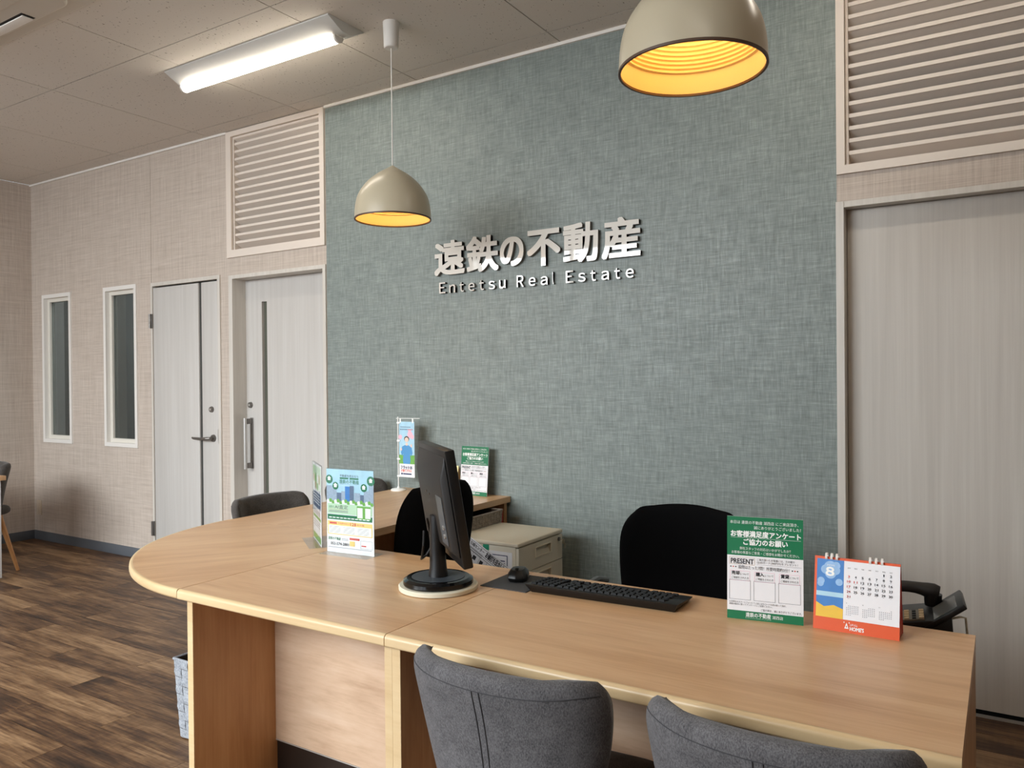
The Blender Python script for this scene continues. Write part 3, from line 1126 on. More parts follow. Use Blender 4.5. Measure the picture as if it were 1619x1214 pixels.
desk_l = thing('desk', 'long beech counter desk with the keyboard, survey sign and calendar, grey chairs in front', 'desk', (0, 0, 0), group='beech counter modules')
edge_profile_top('desktop', J2 + gp, RX, desk_l, M_DESK)
side_panel(desk_l, -1.2625, -1.2375, 1.448, 2.10)
side_panel(desk_l, RX - 0.024, RX - 0.0005, FY + 0.012, BY - 0.002)
MB().box(-1.2375, RX - 0.024, 1.755, 1.773, 0.136, PB).build('modesty_panel', M_BIRCH, desk_l)
MB().box(-1.2375, RX - 0.024, 1.760, 1.772, 0.0, 0.134).build('kick_plate', M_KICK, desk_l)

# rounded corner module: quarter disc about (J1, CY)
CYc = 2.285
RA, RB = 0.852, CYc - FY
WX0, WX1 = -2.92, -2.185
corner = thing('corner_desk', 'quarter-round beech corner module joining the two counter wings', 'desk', (0, 0, 0), group='beech counter modules')
n = 40
arc = []
arc_in = []
for i in range(n + 1):
    a = R(270 - 90 * i / n)
    arc.append((J1 - gp + RA * math.cos(a), CYc + RB * math.sin(a)))
    arc_in.append((J1 - gp + (RA - 0.012) * math.cos(a), CYc + (RB - 0.012) * math.sin(a)))
poly = arc_in + [(WX1 - gp, CYc), (WX1 - gp, BY), (J1 - gp, BY)]
poly = arc_in + [(arc_in[-1][0], CYc - gp), (WX1, CYc - gp), (WX1, BY + 0.0), (J1 - gp, BY)]
ct = MB().prism(poly, DZ - TT, DZ, 'z').build('desktop', M_DESK_C, corner)
eb = MB()
sect = [(0.0, 0.0), (0.55, 0.0), (0.9, 0.15), (1.0, 0.3), (1.0, 0.62), (0.92, 0.84), (0.72, 0.96), (0.4, 1.0), (0.0, 1.0)]
ns = len(sect)
vv, ff = [], []
for i in range(n + 1):
    for s, t in sect:
        vv.append((arc_in[i][0] + (arc[i][0] - arc_in[i][0]) * s, arc_in[i][1] + (arc[i][1] - arc_in[i][1]) * s, DZ - TT + TT * t))
for i in range(n):
    for q in range(ns):
        q2 = (q + 1) % ns
        ff.append((i * ns + q, (i + 1) * ns + q, (i + 1) * ns + q2, i * ns + q2))
ff.append(tuple(range(ns)))
ff.append(tuple(n * ns + q for q in range(ns)))
eb.add(vv, ff).build('front_edge', M_EDGE, ct, smooth=True, ang=50)
MB().lathe([(0.035, 0.0), (0.035, PB)], 24, (-2.165, 1.76, 0)).build('leg', M_ALU, corner, smooth=True)
MB().lathe([(0.075, 0.0), (0.075, 0.012), (0.04, 0.02)], 32, (-2.165, 1.76, 0)).build('foot_plate', M_ALU, corner, smooth=True, ang=30)

wing = thing('counter_wing', 'beech counter wing running back to the accent wall with a banner and survey sign', 'desk', (0, 0, 0), group='beech counter modules')
wt_ = MB().box(WX0 + 0.012, WX1, CYc + gp, WALL_Y - 0.004, DZ - TT, DZ).build('desktop', M_DESK_Y, wing)
MB().prism([(WX0 + .012, DZ - TT), (WX0 + .004, DZ - TT), (WX0, DZ - TT + .006), (WX0, DZ - .01), (WX0 + .004, DZ - .002), (WX0 + .012, DZ)], CYc + gp, WALL_Y - 0.004, 'y').build(
    'front_edge', M_EDGE, wt_, smooth=True, ang=50)
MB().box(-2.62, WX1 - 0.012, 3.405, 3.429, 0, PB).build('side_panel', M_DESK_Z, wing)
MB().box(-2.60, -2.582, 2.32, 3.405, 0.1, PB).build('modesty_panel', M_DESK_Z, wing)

# ================================================================== CHAIRS


def guest_chair(label, cat_group, mat):
    t = thing('guest_chair', label, 'chair', group=cat_group)

    def back(a, b):
        s = (b + 1) / 2
        w = 0.150 + 0.072 * math.sin(min(s / 0.90, 1) * math.pi / 2)
        if s > 0.86:
            w -= 0.034 * (1 - math.sqrt(max(0, 1 - ((s - 0.86) / 0.14) ** 2 * 0.98)))
        x = w * a
        zz = 0.40 + 0.355 * s
        drop = 0.016 * max(0, abs(a) - 0.75) ** 2 / 0.0625 * max(0, s - 0.7) / 0.3
        y = -0.150 - 0.030 * s - 0.038 * s ** 3 + (0.060 * a * a + 0.050 * a ** 6) * (0.7 + 0.3 * s)
        return (x, y, zz - drop)
    mb, surf = pillow(back, 0.050, 30, 30, 14)
    bk = mb.build('backrest', mat, t, smooth=True, ang=180)

    def sgn():
        p = surf(0, 0, 1)
        q = surf(0, 0, -1)
        return 1 if p.y < q.y else -1
    s_ = sgn()
    for a in (-0.035, 0.035):
        pts = [surf(a, -0.95 + 1.81 * i / 24, s_, 0.0003) for i in range(25)]
        MB().tube(pts, 0.0013, 6).build('seam', M_SEAM, bk, smooth=True)
    pts = [surf(-0.93 + 1.86 * i / 40, 0.86, s_, 0.0002) for i in range(41)]
    MB().tube(pts, 0.0010, 6).build('seam', M_SEAM, bk, smooth=True)

    def seat(a, b):
        w = 0.235 - 0.03 * max(0, -b)
        k = 1 - 0.10 * abs(a * b) ** 4
        return (w * a * k, 0.02 + 0.22 * b * k, 0.425 + 0.012 * (a * a) - 0.012 * max(0, b) ** 2)
    mb, _ = pillow(seat, 0.075, 20, 20)
    mb.build('seat', mat, t, smooth=True, ang=180)
    for sx in (-1, 1):
        for y0, y1 in ((-0.12, -0.21), (0.16, 0.22)):
            MB().cyl((sx * 0.15, y0, 0.395), (sx * 0.21, y1, 0.0), 0.019, 0.011, 14).build('leg', M_LEG, t, smooth=True)
    return t


c1 = guest_chair('grey upholstered guest chair in front of the long desk, left of the two', 'grey guest chairs before the counter', M_CHAIR)
c1.location = (-0.848, 1.435, 0)
dup(c1, (-0.322, 1.435, 0), 0, 'grey upholstered guest chair nearest the bottom right corner, right of the two')
c3 = guest_chair('dark grey guest chair beside the rounded counter corner, nearer of the two at the wing', 'dark grey guest chairs at the rear wing', M_CHAIRB)
c3.location = (-2.895, 2.59, 0)
c3.rotation_euler = (0, 0, R(-90))
dup(c3, (-2.895, 3.185, 0), R(-90), 'dark grey guest chair mostly hidden behind the acrylic flyer stands')
dup(c3, (-6.085, 2.585, 0), R(180), 'dark guest chair with beech legs at the white table on the left edge', 'dark guest chair at the white table')


def office_chair(label, top, arms):
    t = thing('office_chair', label, 'office chair', group='black staff chairs inside the counter')
    zb = 0.47

    def back(a, b):
        s = (b + 1) / 2
        w = 0.20 + 0.035 * math.sin(s * math.pi * 0.7)
        k = max(0, (s - 0.55) / 0.45)
        w *= math.sqrt(max(0.02, 1 - 0.55 * k ** 3.4))
        zz = zb + (top - zb) * s - 0.014 * a * a * s
        return (w * a, -0.215 - 0.05 * s + 0.05 * a * a, zz)
    mb, _ = pillow(back, 0.05, 26, 24)
    mb.build('backrest', M_BLACK, t, smooth=True, ang=180)

    def seat(a, b):
        k = 1 - 0.12 * abs(a * b) ** 3
        return (0.24 * a * k, 0.23 * b * k, 0.44)
    mb, _ = pillow(seat, 0.08, 18, 18)
    mb.build('seat', M_BLACK, t, smooth=True, ang=180)
    MB().tube([(0, -0.10, 0.40), (0, -0.24, 0.40), (0, -0.265, 0.44), (0, -0.262, 0.58)], [0.022, 0.022, 0.022, 0.018], 10).build('back_support', M_BLACKP, t, smooth=True)
    MB().cyl((0, 0, 0.09), (0, 0, 0.41), 0.026, n=16).build('gas_column', M_BLACKP, t, smooth=True)
    for i in range(5):
        a = R(90 + 72 * i)
        bs = MB().tube([(0.02 * math.cos(a), 0.02 * math.sin(a), 0.10), (0.27 * math.cos(a), 0.27 * math.sin(a), 0.070)], [0.028, 0.018], 10).build('base_arm', M_BLACKP, t, smooth=True)
        cxx, cyy = 0.265 * math.cos(a), 0.265 * math.sin(a)
        MB().cyl((cxx - 0.02 * math.sin(a), cyy + 0.02 * math.cos(a), 0.027), (cxx + 0.02 * math.sin(a), cyy - 0.02 * math.cos(a), 0.027), 0.027, n=16).build('castor', M_BLACKP, bs, smooth=True)
    if arms:
        for sx in (-1, 1):
            MB().tube([(sx * 0.19, 0.0, 0.405), (sx * 0.27, 0.0, 0.42), (sx * 0.285, 0.02, 0.46), (sx * 0.285, 0.05, 0.565), (sx * 0.285, 0.0, 0.592), (sx * 0.285, -0.12, 0.597),
                       (sx * 0.28, -0.18, 0.585)], [0.013] * 4 + [0.016, 0.016, 0.012], 10).build('armrest', M_STEEL, t, smooth=True)
    return t


oc = office_chair('black office chair behind the keyboard, facing the long desk', 0.868, True)
oc.location = (-0.935, 2.375, 0)
oc.rotation_euler = (0, 0, R(180))
oc2 = office_chair('black office chair behind the monitor, facing the rear counter wing', 0.925, False)
oc2.location = (-2.055, 2.385, 0)
oc2.rotation_euler = (0, 0, R(90))

# white table cut off by the left edge
tb = thing('white_table', 'white table with a beech top edge, cut off by the left edge of the picture', 'table', (-6.0, 2.15, 0))
MB().box(-0.62, 0.375, -0.46, 0.46, 0.67, 0.70).build('tabletop', M_DESK, tb, bevel=0.002)
MB().box(0.315, 0.345, -0.44, 0.44, 0.02, 0.67).build('side_panel', M_TABLEW, tb, bevel=0.001)
MB().box(-0.60, -0.57, -0.44, 0.44, 0.02, 0.67).build('side_panel', M_TABLEW, tb, bevel=0.001)
for sx in (-0.585, 0.33):
    for sy in (-0.40, 0.40):
        MB().cyl((sx, sy, 0), (sx, sy, 0.02), 0.014, n=12).build('foot', M_BLACKP, tb)

# ================================================================== THINGS ON THE DESKS
# monitor on a turntable
tt = thing('turntable', 'cream round turntable under the monitor stand', 'turntable', (-1.408, 1.822, DZ))
MB().lathe([(0.104, 0.0), (0.115, 0.002), (0.116, 0.012), (0.113, 0.015), (0.0, 0.015)], 48).build('turntable_plate', M_CREAM, tt, smooth=True, ang=40)
mo = thing('monitor', 'black desktop monitor seen from behind on a round stand', 'monitor', (-1.408, 1.822, DZ + 0.015), R(-40.3))
bs = MB().lathe([(0.101, 0.0), (0.103, 0.004), (0.102, 0.014), (0.092, 0.020), (0.0, 0.021)], 48).build('stand_base', M_BLACKG, mo, smooth=True, ang=30)
MB().lathe([(0.078, 0.0212), (0.0, 0.0222)], 48).build('base_inlay', M_GREYP, bs, smooth=True)
MB().tube([(0, -0.0, 0.018), (0, 0.0, 0.05), (0, -0.002, 0.12), (0, -0.004, 0.20)], [0.030, 0.025, 0.022, 0.020], 20).build('stand_column', M_BLACKP, mo, smooth=True, ang=60)
PWd, PH = 0.388, 0.328
TIL = R(9.0)
PC = (0.0, 0.020, 0.243)


def panel_part(mb, name, mat, parent=None, **kw):
    o_ = mb.build(name, mat, parent or mo, **kw)
    if parent is None:
        o_.location = PC
        o_.rotation_euler = (TIL, 0, 0)
    return o_


bez = panel_part(MB().box(-PWd / 2, PWd / 2, -0.016, 0.012, -PH / 2, PH / 2), 'bezel', M_BLACKP, bevel=0.004)
panel_part(MB().box(-PWd / 2 + .014, PWd / 2 - .014, 0.0122, 0.0128, -PH / 2 + .016, PH / 2 - .014), 'screen', M_BLACKG, bez)
hsg = MB()
a0, a1, b0, b1 = -0.184, 0.184, -0.138, 0.150
c0, c1_, e0, e1 = -0.165, 0.172, -0.115, 0.088
hsg.add([(a0, -0.016, b0), (a1, -0.016, b0), (a1, -0.016, b1), (a0, -0.016, b1), (c0, -0.038, e0), (c1_, -0.038, e0), (c1_, -0.038, e1), (c0, -0.038, e1)],
        [(0, 1, 2, 3), (4, 7, 6, 5), (0, 4, 5, 1), (1, 5, 6, 2), (2, 6, 7, 3), (3, 7, 4, 0)])
hs = panel_part(hsg, 'back_housing', M_BLACKM, bevel=0.006, seg=3)
pp = panel_part(MB().box(0.085, 0.160, -0.0400, -0.0365, -0.100, 0.036), 'port_panel', M_GREYP, hs)
pp['label'] = 'blue-grey connector panel'
for zz in (-0.050, -0.074):
    MB().lathe([(0.0045, 0), (0.0065, 0), (0.0065, 0.004), (0.0045, 0.004)], 16, closed=True).build('audio_jack', M_ALU, hs).matrix_local = \
        Matrix.Translation((0.138, -0.0400, zz)) @ Matrix.Rotation(R(90), 4, 'X')
for xx, zz in ((-0.05, 0.028), (-0.015, 0.024), (-0.05, -0.07), (0.0, -0.075)):
    MB().cyl((xx, -0.0375, zz), (xx, -0.0392, zz), 0.0035, n=10).build('screw', M_BLACKG, hs)
MB().tube([(0.02, -0.045, 0.16), (0.035, -0.050, 0.12), (0.022, -0.052, 0.085), (-0.010, -0.048, 0.072), (-0.034, -0.030, 0.075), (-0.036, -0.012, 0.10), (-0.022, -0.02, 0.15), (-0.008, -0.03, 0.19)],
          0.0035, 8).build('cable', M_BLACKP, mo, smooth=True)

# mouse pad and mouse
pad = MB().box(-0.078, 0.078, -0.088, 0.088, 0, 0.002).build('mouse_pad', M_PAD)
pad.location = (-1.238, 1.992, DZ)
pad.rotation_euler = (0, 0, R(0.5))
tag(pad, 'thin dark grey mouse pad beside the turntable', 'mouse pad')
ms = thing('computer_mouse', 'black faceted wireless mouse on the dark pad', 'mouse', (-1.252, 2.020, DZ + 0.002), R(18))
mv = MB()
ring = [(0.0, 0.048), (0.022, 0.040), (0.030, 0.010), (0.032, -0.020), (0.024, -0.044), (0, -0.050), (-0.024, -0.044), (-0.032, -0.020), (-0.030, 0.010), (-0.022, 0.040)]
levels = [(0.86, 0.0, 0), (1.0, 0.012, 0), (0.92, 0.022, 0.0), (0.62, 0.034, -0.004)]
nn = len(ring)
for sc_, zz, dy in levels:
    mv.v += [(px * sc_, py * sc_ + dy, zz + (0.004 if sc_ < 0.7 else 0) * (1 - abs(py) / 0.05)) for px, py in ring]
mv.f.append(tuple(range(nn))[::-1])
for q in range(len(levels) - 1):
    for i in range(nn):
        j = (i + 1) % nn
        mv.f.append((q * nn + i, q * nn + j, (q + 1) * nn + j, (q + 1) * nn + i))
mv.f.append(tuple((len(levels) - 1) * nn + i for i in range(nn)))
body = mv.build('mouse_body', M_BLACKP, ms, bevel=0.0015, ang=20)
MB().cyl((-0.004, -0.026, 0.033), (0.004, -0.026, 0.033), 0.008, n=16).build('scroll_wheel', M_BLACKG, ms, smooth=True)

# keyboard
kb = thing('keyboard', 'long black keyboard lying across the desk', 'keyboard', (-0.945, 1.990, DZ), R(2.4))
KW, KD = 0.452, 0.140
kbm = MB()
kbm.add([(-KW / 2 + .018, -KD / 2 + .010, 0), (KW / 2 - .012, -KD / 2 + .010, 0), (KW / 2 - .012, KD / 2 - .008, 0), (-KW / 2 + .018, KD / 2 - .008, 0),
         (-KW / 2, -KD / 2, 0.024), (KW / 2, -KD / 2, 0.024), (KW / 2, KD / 2, 0.012), (-KW / 2, KD / 2, 0.012)],
        [(3, 2, 1, 0), (4, 5, 6, 7), (0, 1, 5, 4), (1, 2, 6, 5), (2, 3, 7, 6), (3, 0, 4, 7)])
kbm.build('keyboard_body', M_BLACKP, kb, bevel=0.003)
key_me = {}
slope = math.atan2(0.012, KD)
for row in range(6):
    yk = -KD / 2 + 0.022 + row * 0.0193
    # numeric block on the left as seen by the customer
    xs_list = [(-KW / 2 + 0.024 + i * 0.0193, 1) for i in range(4)] if row else [(-KW / 2 + 0.024 + i * 0.0193, 1) for i in range(4)]
    if row in (0, 1, 2, 5, 4):
        xs_list += [(-KW / 2 + 0.107 + i * 0.0193, 1) for i in range(3) if not (row == 4 and i != 1)]
    main0 = -KW / 2 + 0.172
    if row == 5:
        xs_list += [(main0 + i * 0.0193, 1) for i in range(4)] + [(main0 + 0.113, 5)] + [(main0 + 0.178 + i * 0.0193, 1) for i in range(4)]
    else:
        xs_list += [(main0 + i * 0.0193 + (row % 2) * 0.003, 1) for i in range(13)]
    for xk, wk in xs_list:
        if wk not in key_me:
            w_ = 0.0082 + 0.00965 * (wk - 1)
            km = MB()
            km.add([(-w_, -.0082, 0), (w_, -.0082, 0), (w_, .0082, 0), (-w_, .0082, 0), (-w_ + .0015, -.0066, .0055), (w_ - .0015, -.0066, .0055), (w_ - .0015, .0066, .0050), (-w_ + .0015, .0066, .0050)],
                   [(3, 2, 1, 0), (4, 5, 6, 7), (0, 1, 5, 4), (1, 2, 6, 5), (2, 3, 7, 6), (3, 0, 4, 7)])
            key_me[wk] = km.mesh('key', M_KEY)
        put('key', key_me[wk], kb, (xk, yk, 0.024 - (yk + KD / 2) * math.tan(slope)), (-slope, 0, 0))

# survey signs


def survey(label, loc, rotz, tilt):
    t = thing('survey_sign', label, 'sign', loc, rot=(tilt, 0, rotz), group='green and white survey signs')
    W_, H_ = 0.182, 0.257
    MB().box(-W_ / 2, W_ / 2, 0, 0.0035, 0, H_).build('board', M_PAPER, t)
    leg = MB()
    leg.prism([(0.0035, H_ * 0.6), (0.055, 0.003), (0.051, 0.003), (0.0035, H_ * 0.56)], -0.03, 0.03, 'x')
    leg.build('easel_leg', M_KRAFT, t)
    p = Print(t, W_, H_)
    p.rect(0, 0.620, 1, 1, M_GREEN)
    p.rect(0, 0, 1, 0.083, M_GREEN)
    p.text('本日は 遠鉄の不動産 湖西店 にご来店頂き、', .04, .94, .945, .032, M_PRINTW)
    p.text('誠にありがとうございました！', .36, .97, .898, .032, M_PRINTW)
    p.text('お客様満足度アンケート', .05, .97, .832, .058, M_PRINTW, bold=.035)
    p.rect(.05, .795, .97, .797, M_PRINTW, 2)
    p.text('ご協力のお願い', .22, .80, .755, .058, M_PRINTW, bold=.035)
    p.text('弊社スタッフの対応はいかがでしたか？', .17, .84, .690, .028, M_PRINTW)
    p.text('お客様の率直なご意見・ご感想をお聞かせください。', .06, .95, .650, .028, M_PRINTW)
    p.frame(.03, .532, .37, .603, M_KRAFT)
    p.text('PRESENT', .05, .355, .566, .062, M_INK, bold=.02)
    p.text('ご協力頂いたお客様には、その場で', .40, .89, .590, .022, M_INK)
    p.text('QUOカード(300円分)をプレゼント！', .40, .93, .564, .022, M_INK)
    p.rect(.40, .541, .98, .543, M_GREYINK, 1)
    for i, c in enumerate((M_INK, M_RED, M_INK)):
        p.blob(.05 + .033 * i, .507, .009, c, 1)
        p.blob(.86 + .033 * i, .507, .009, c, 1)
    p.text('設問はたった7問！所要時間約3分！', .15, .82, .507, .034, M_INK)
    for i, s in enumerate(('売却', '購入', '賃貸')):
        a = .04 + .325 * i
        p.frame(a, .375, a + .265, .470, M_PINK)
        p.text(s, a + .02, a + .125, .447, .036, M_INK, bold=.03)
        p.text('について', a + .135, a + .25, .440, .022, M_INK)
        p.text('ご相談をされた方', a + .02, a + .25, .402, .022, M_INK)
        p.frame(a - .01, .190, a + .275, .380, M_GREYINK)
    p.text('お手持ちのスマートフォンにて上記二次元コードを読み取って頂き、', .03, .78, .166, .018, M_INK)
    p.text('画面の指示に従ってアンケートにご回答ください。', .03, .60, .144, .018, M_INK)
    p.text('ご協力頂き、誠にありがとうございます。', .45, .98, .106, .022, M_INK)
    p.text('遠鉄の不動産', .25, .58, .050, .042, M_PRINTW, bold=.015)
    p.text('湖西店', .60, .74, .046, .032, M_PRINTW)
    p.text('Ｅｎｔｅｔｓｕ Ｒｅａｌ Ｅｓｔａｔｅ', .25, .58, .020, .012, M_PRINTW)
    p.finish({'print_green': 'green_band', 'print_white': 'white_lettering', 'print_black': 'black_lettering', 'print_grey': 'grey_outline',
              'print_pink': 'pink_outline', 'kraft_card': 'tan_outline', 'print_red': 'red_dot'})
    return t


survey('green and white survey sign standing on the long desk beside the calendar', (-0.509, 1.982, DZ), R(8.9), R(-3))
survey('green and white survey sign leaning at the wall on the rear counter wing', (-2.372, 3.375, DZ), R(-4), R(-5))

# desk calendar
ca = thing('desk_calendar', 'orange tent desk calendar open at August with white ring binding', 'calendar', (-0.302, 1.992, DZ), R(-1.0))
CW, CH = 0.190, 0.170
sl = math.atan2(0.030, CH)
st = MB()
st.add([(-CW / 2, 0, 0), (CW / 2, 0, 0), (CW / 2, 0.030, CH), (-CW / 2, 0.030, CH), (-CW / 2, 0.0015, 0), (CW / 2, 0.0015, 0), (CW / 2, 0.0315, CH), (-CW / 2, 0.0315, CH)],
       [(0, 1, 2, 3), (7, 6, 5, 4), (0, 4, 5, 1), (1, 5, 6, 2), (2, 6, 7, 3), (3, 7, 4, 0)])
st.build('stand_front', M_ORANGE, ca)
sb = MB()
sb.add([(-CW / 2, 0.066, 0), (CW / 2, 0.066, 0), (CW / 2, 0.033, CH), (-CW / 2, 0.033, CH), (-CW / 2, 0.0645, 0), (CW / 2, 0.0645, 0), (CW / 2, 0.0318, CH), (-CW / 2, 0.0318, CH)],
       [(3, 2, 1, 0), (4, 5, 6, 7), (0, 1, 5, 4), (1, 2, 6, 5), (2, 3, 7, 6), (3, 0, 4, 7)])
sb.build('stand_back', M_ORANGED, ca)
fd = MB()
for s_ in (1,):
    x_ = CW / 2 - 0.001
    fd.add([(x_, 0.002, 0.001), (x_, 0.064, 0.001), (x_, 0.0318, CH - .004), (x_ - .001, 0.002, 0.001), (x_ - .001, 0.064, 0.001), (x_ - .001, 0.0318, CH - .004)],
           [(0, 1, 2), (5, 4, 3), (0, 3, 4, 1), (1, 4, 5, 2), (2, 5, 3, 0)])
fd.build('stand_gusset', M_ORANGED, ca)
pgp = MB().box(-CW / 2 + .006, CW / 2 - .0005, -0.0022, -0.0004, 0.030, CH - 0.003).build('calendar_page', M_PAPER, ca)
pgp.rotation_euler = (-sl, 0, 0)
p = Print(pgp, CW - .0065, CH - .033, y=-0.0022, x0=-CW / 2 + .006, z0=0.030)
p.rect(.0, .0, .335, 1, M_SKYD)
p.rect(.0, .0, .335, .14, M_SAND, 1)
p.poly([(0, .14), (.335, .14), (.335, .17), (.22, .22), (.10, .18), (0, .25)], M_SAND, 1)
p.rect(.0, .36, .335, .44, M_SKY, 0.5)
for a, b, ra in ((.17, .86, .085), (.11, .82, .06), (.23, .82, .06), (.17, .76, .07), (.24, .90, .05), (.055, .62, .045), (.28, .62, .045), (.05, .57, .04)):
    p.blob(a, b, ra, M_CLOUD, .6)
p.text('2025', .12, .22, .90, .035, M_PRINTW, 3)
p.text('８', .115, .215, .79, .17, M_PRINTW, 3, bold=.05)
for i, s in enumerate(('SUN', 'MON', 'TUE', 'WED', 'THU', 'FRI', 'SAT')):
    p.text(s, .395 + .083 * i - .015, .395 + .083 * i + .018, .885, .022, M_INK)
day = 1
for wk in range(6):
    for wd in range(7):
        if (wk == 0 and wd < 5) or day > 31:
            continue
        cx_ = .397 + .083 * wd
        b = .825 - .085 * wk
        wn = .011 if day < 10 else .021
        if day in (1,):
            wn = .006
        p.text(str(day), cx_ - wn, cx_ + wn, b, .050, M_RED if (wd == 0 or day == 11) else M_INK, bold=.02)
        p.rect(cx_ - .011, b - .036, cx_ + .011, b - .033, M_GREYINK, 1)
        day += 1
for k in range(3):
    for wk in range(6):
        for wd in range(7):
            if (wk == 0 and wd < (1, 3, 6)[k]) or (wk == 5 and wd > 2):
                continue
            p.rect(.375 + .195 * k + .0225 * wd, .235 - .030 * wk, .375 + .195 * k + .0225 * wd + .009, .235 - .030 * wk + .011, M_GREYINK, 1)
    p.text(('9', '10', '11')[k], .372 + .195 * k, .372 + .195 * k + (.008, .014, .012)[k], .285, .024, M_INK)
p.finish({'print_deep_sky': 'sky_picture', 'print_sand_yellow': 'sand_picture', 'print_sky_blue': 'sea_picture', 'print_cloud': 'cloud_picture', 'print_white': 'white_lettering',
          'print_black': 'black_lettering', 'print_red': 'red_lettering', 'print_grey': 'small_month_dates'})
lg = Print(ca, CW, 0.030, y=-0.0003, z0=0.0)
lg.text('LIFULL', .44, .53, .66, .20, M_PRINTW, 1)
lg.text("HOME'S", .44, .60, .36, .36, M_PRINTW, 1, bold=.03)
lg.poly([(.375, .32), (.385, .32), (.40, .60), (.415, .32), (.425, .32), (.40, .78)], M_PRINTW, 1)
lg.rect(.388, .32, .412, .42, M_PRINTW, 1)
lg.rect(.365, .74, .375, .84, M_PRINTW, 1)
lg.rect(.425, .74, .435, .84, M_PRINTW, 1)
lg.finish({'print_white': 'white_logo'})
for o_ in ca.children:
    if o_.name.startswith('white_logo'):
        o_.rotation_euler = (-sl, 0, 0)
ring_me = MB().tube([(0, 0.010 * math.cos(R(a)), 0.010 * math.sin(R(a))) for a in range(-100, 261, 24)], 0.0042, 8).mesh('binding_ring', M_WHITE, smooth=True)
rg = MB()
pr_ = [(0.0085 * math.cos(R(a)), 0.0085 * math.sin(R(a))) for a in range(0, 360, 30)]
pi_ = [(0.0065 * math.cos(R(a)), 0.0065 * math.sin(R(a))) for a in range(0, 360, 30)]
m_ = len(pr_)
vv = [(x_, q[0], q[1]) for x_ in (-0.0026, 0.0026) for q in pr_ + pi_]
ff = []
for i in range(m_):
    j = (i + 1) % m_
    ff += [(i, j, 2 * m_ + j, 2 * m_ + i), (m_ + j, m_ + i, 3 * m_ + i, 3 * m_ + j), (i, m_ + i, m_ + j, j), (2 * m_ + i, 2 * m_ + j, 3 * m_ + j, 3 * m_ + i)]
ring_me = rg.add(vv, ff).mesh('binding_ring', M_WHITE, smooth=True)
for a in (-.068, -.056, -.044, .030, .043, .056):
    put('binding_ring', ring_me, ca, (a, 0.0315, CH + 0.001))


# acrylic flyer stands
def acrylic(label, loc, rotz):
    t = thing('acrylic_flyer_stand', label, 'flyer stand', loc, rotz, group='clear acrylic flyer stands')
    W_, H_ = 0.214, 0.300
    MB().box(-W_ / 2, W_ / 2, -0.0045, -0.0025, 0.002, H_).build('front_sheet', M_ACRYL, t)
    MB().box(-W_ / 2, W_ / 2, 0.0025, 0.0045, 0.002, H_).build('back_sheet', M_ACRYL, t)
    MB().box(-W_ / 2, W_ / 2, -0.0025, 0.0025, H_ - 0.002, H_ + 0.0005).build('top_bend', M_ACRYL, t)
    MB().box(-W_ / 2, W_ / 2, -0.045, 0.050, 0.0006, 0.002).build('foot_sheet', M_ACRYL, t)
    fl = MB().box(-0.105, 0.105, -0.0006, 0.0006, 0.0022, 0.297).build('flyer', M_PAPER, t)
    return t, fl


t1, fl = acrylic('clear acrylic stand with a green and blue property flyer facing the camera', (-1.948, 2.020, DZ), R(4.0))
p = Print(fl, 0.210, 0.295, y=-0.0006, z0=0.0022)
p.rect(0, .60, 1, 1, M_SKY)
for a0_, a1_, h_, mt in ((0, .22, .80, M_BLDG), (.22, .32, .72, M_BLDGD), (.32, .40, .74, M_BLDG), (.40, .50, .80, M_SKYD), (.50, .59, .81, M_BLDGD), (.60, .72, .73, M_BLDG), (.72, .80, .71, M_BLDGD),
                         (.80, .90, .76, M_BLDG), (.90, 1, .84, M_BLDG)):
    p.rect(a0_, .60, a1_, h_, mt, 1)
for i in range(18):
    p.blob(.03 + .055 * i, .612 + .012 * math.sin(i * 2.1), .032, M_LEAF if i % 3 else M_PRINTW, 1.5)
p.text('不動産を売るなら', .29, .69, .925, .030, M_INK)
p.rect(.29, .885, .475, .905, M_GREEN, 1)
p.rect(.50, .885, .69, .905, M_GREEN, 1)
p.text('遠鉄の不動産', .28, .70, .855, .046, M_GREEN, bold=.01)
p.text('Ｅｎｔｅｔｓｕ Ｒｅａｌ Ｅｓｔａｔｅ', .30, .69, .825, .010, M_GREYINK)
for a, b, ra in ((.06, .875, .075), (.195, .800, .065), (.80, .795, .067), (.945, .880, .08)):
    p.blob(a, b, ra, M_GREEN, 2)
for a, b in ((.06, .880), (.195, .800), (.80, .795), (.945, .880)):
    p.rect(a - .03, b - .018, a + .03, b + .010, M_PRINTW, 3)
    p.poly([(a - .045, b + .010), (a + .045, b + .010), (a, b + .034)], M_PRINTW, 3)
p.rect(.02, .465, .97, .585, M_PGREEN, 1.7)
p.rect(.02, .395, .97, .455, M_GREEN, 1.7)
p.rect(.65, .42, .94, .575, M_LEAF, 1.8)
p.rect(.66, .435, .77, .555, M_PRINTW, 2)
p.rect(.825, .435, .935, .555, M_PRINTW, 2)
p.text('遠鉄の', .05, .165, .545, .030, M_GREEN, 2)
p.text('AI査定', .175, .46, .548, .046, M_INK, 2)
p.rect(.05, .516, .46, .520, M_KRAFT, 2)
for b in (.498, .484):
    p.rect(.05, b, .46, b + .006, M_GREYINK, 2)
for i in range(11):
    p.rect(.05 + .080 * i, .412, .05 + .080 * i + .062, .424, M_PRINTW, 2)
p.rect(.02, .215, .97, .375, M_YELLOW, 1.7)
p.rect(.04, .225, .95, .325, M_PRINTW, 1.9)
p.rect(.06, .340, .22, .362, M_RED, 2)
p.text('128', .51, .63, .352, .044, M_RED, 2, bold=.03)
p.text('宅地建物取引士', .24, .50, .352, .022, M_RED, 2)
p.text('名在籍', .645, .80, .350, .022, M_RED, 2)
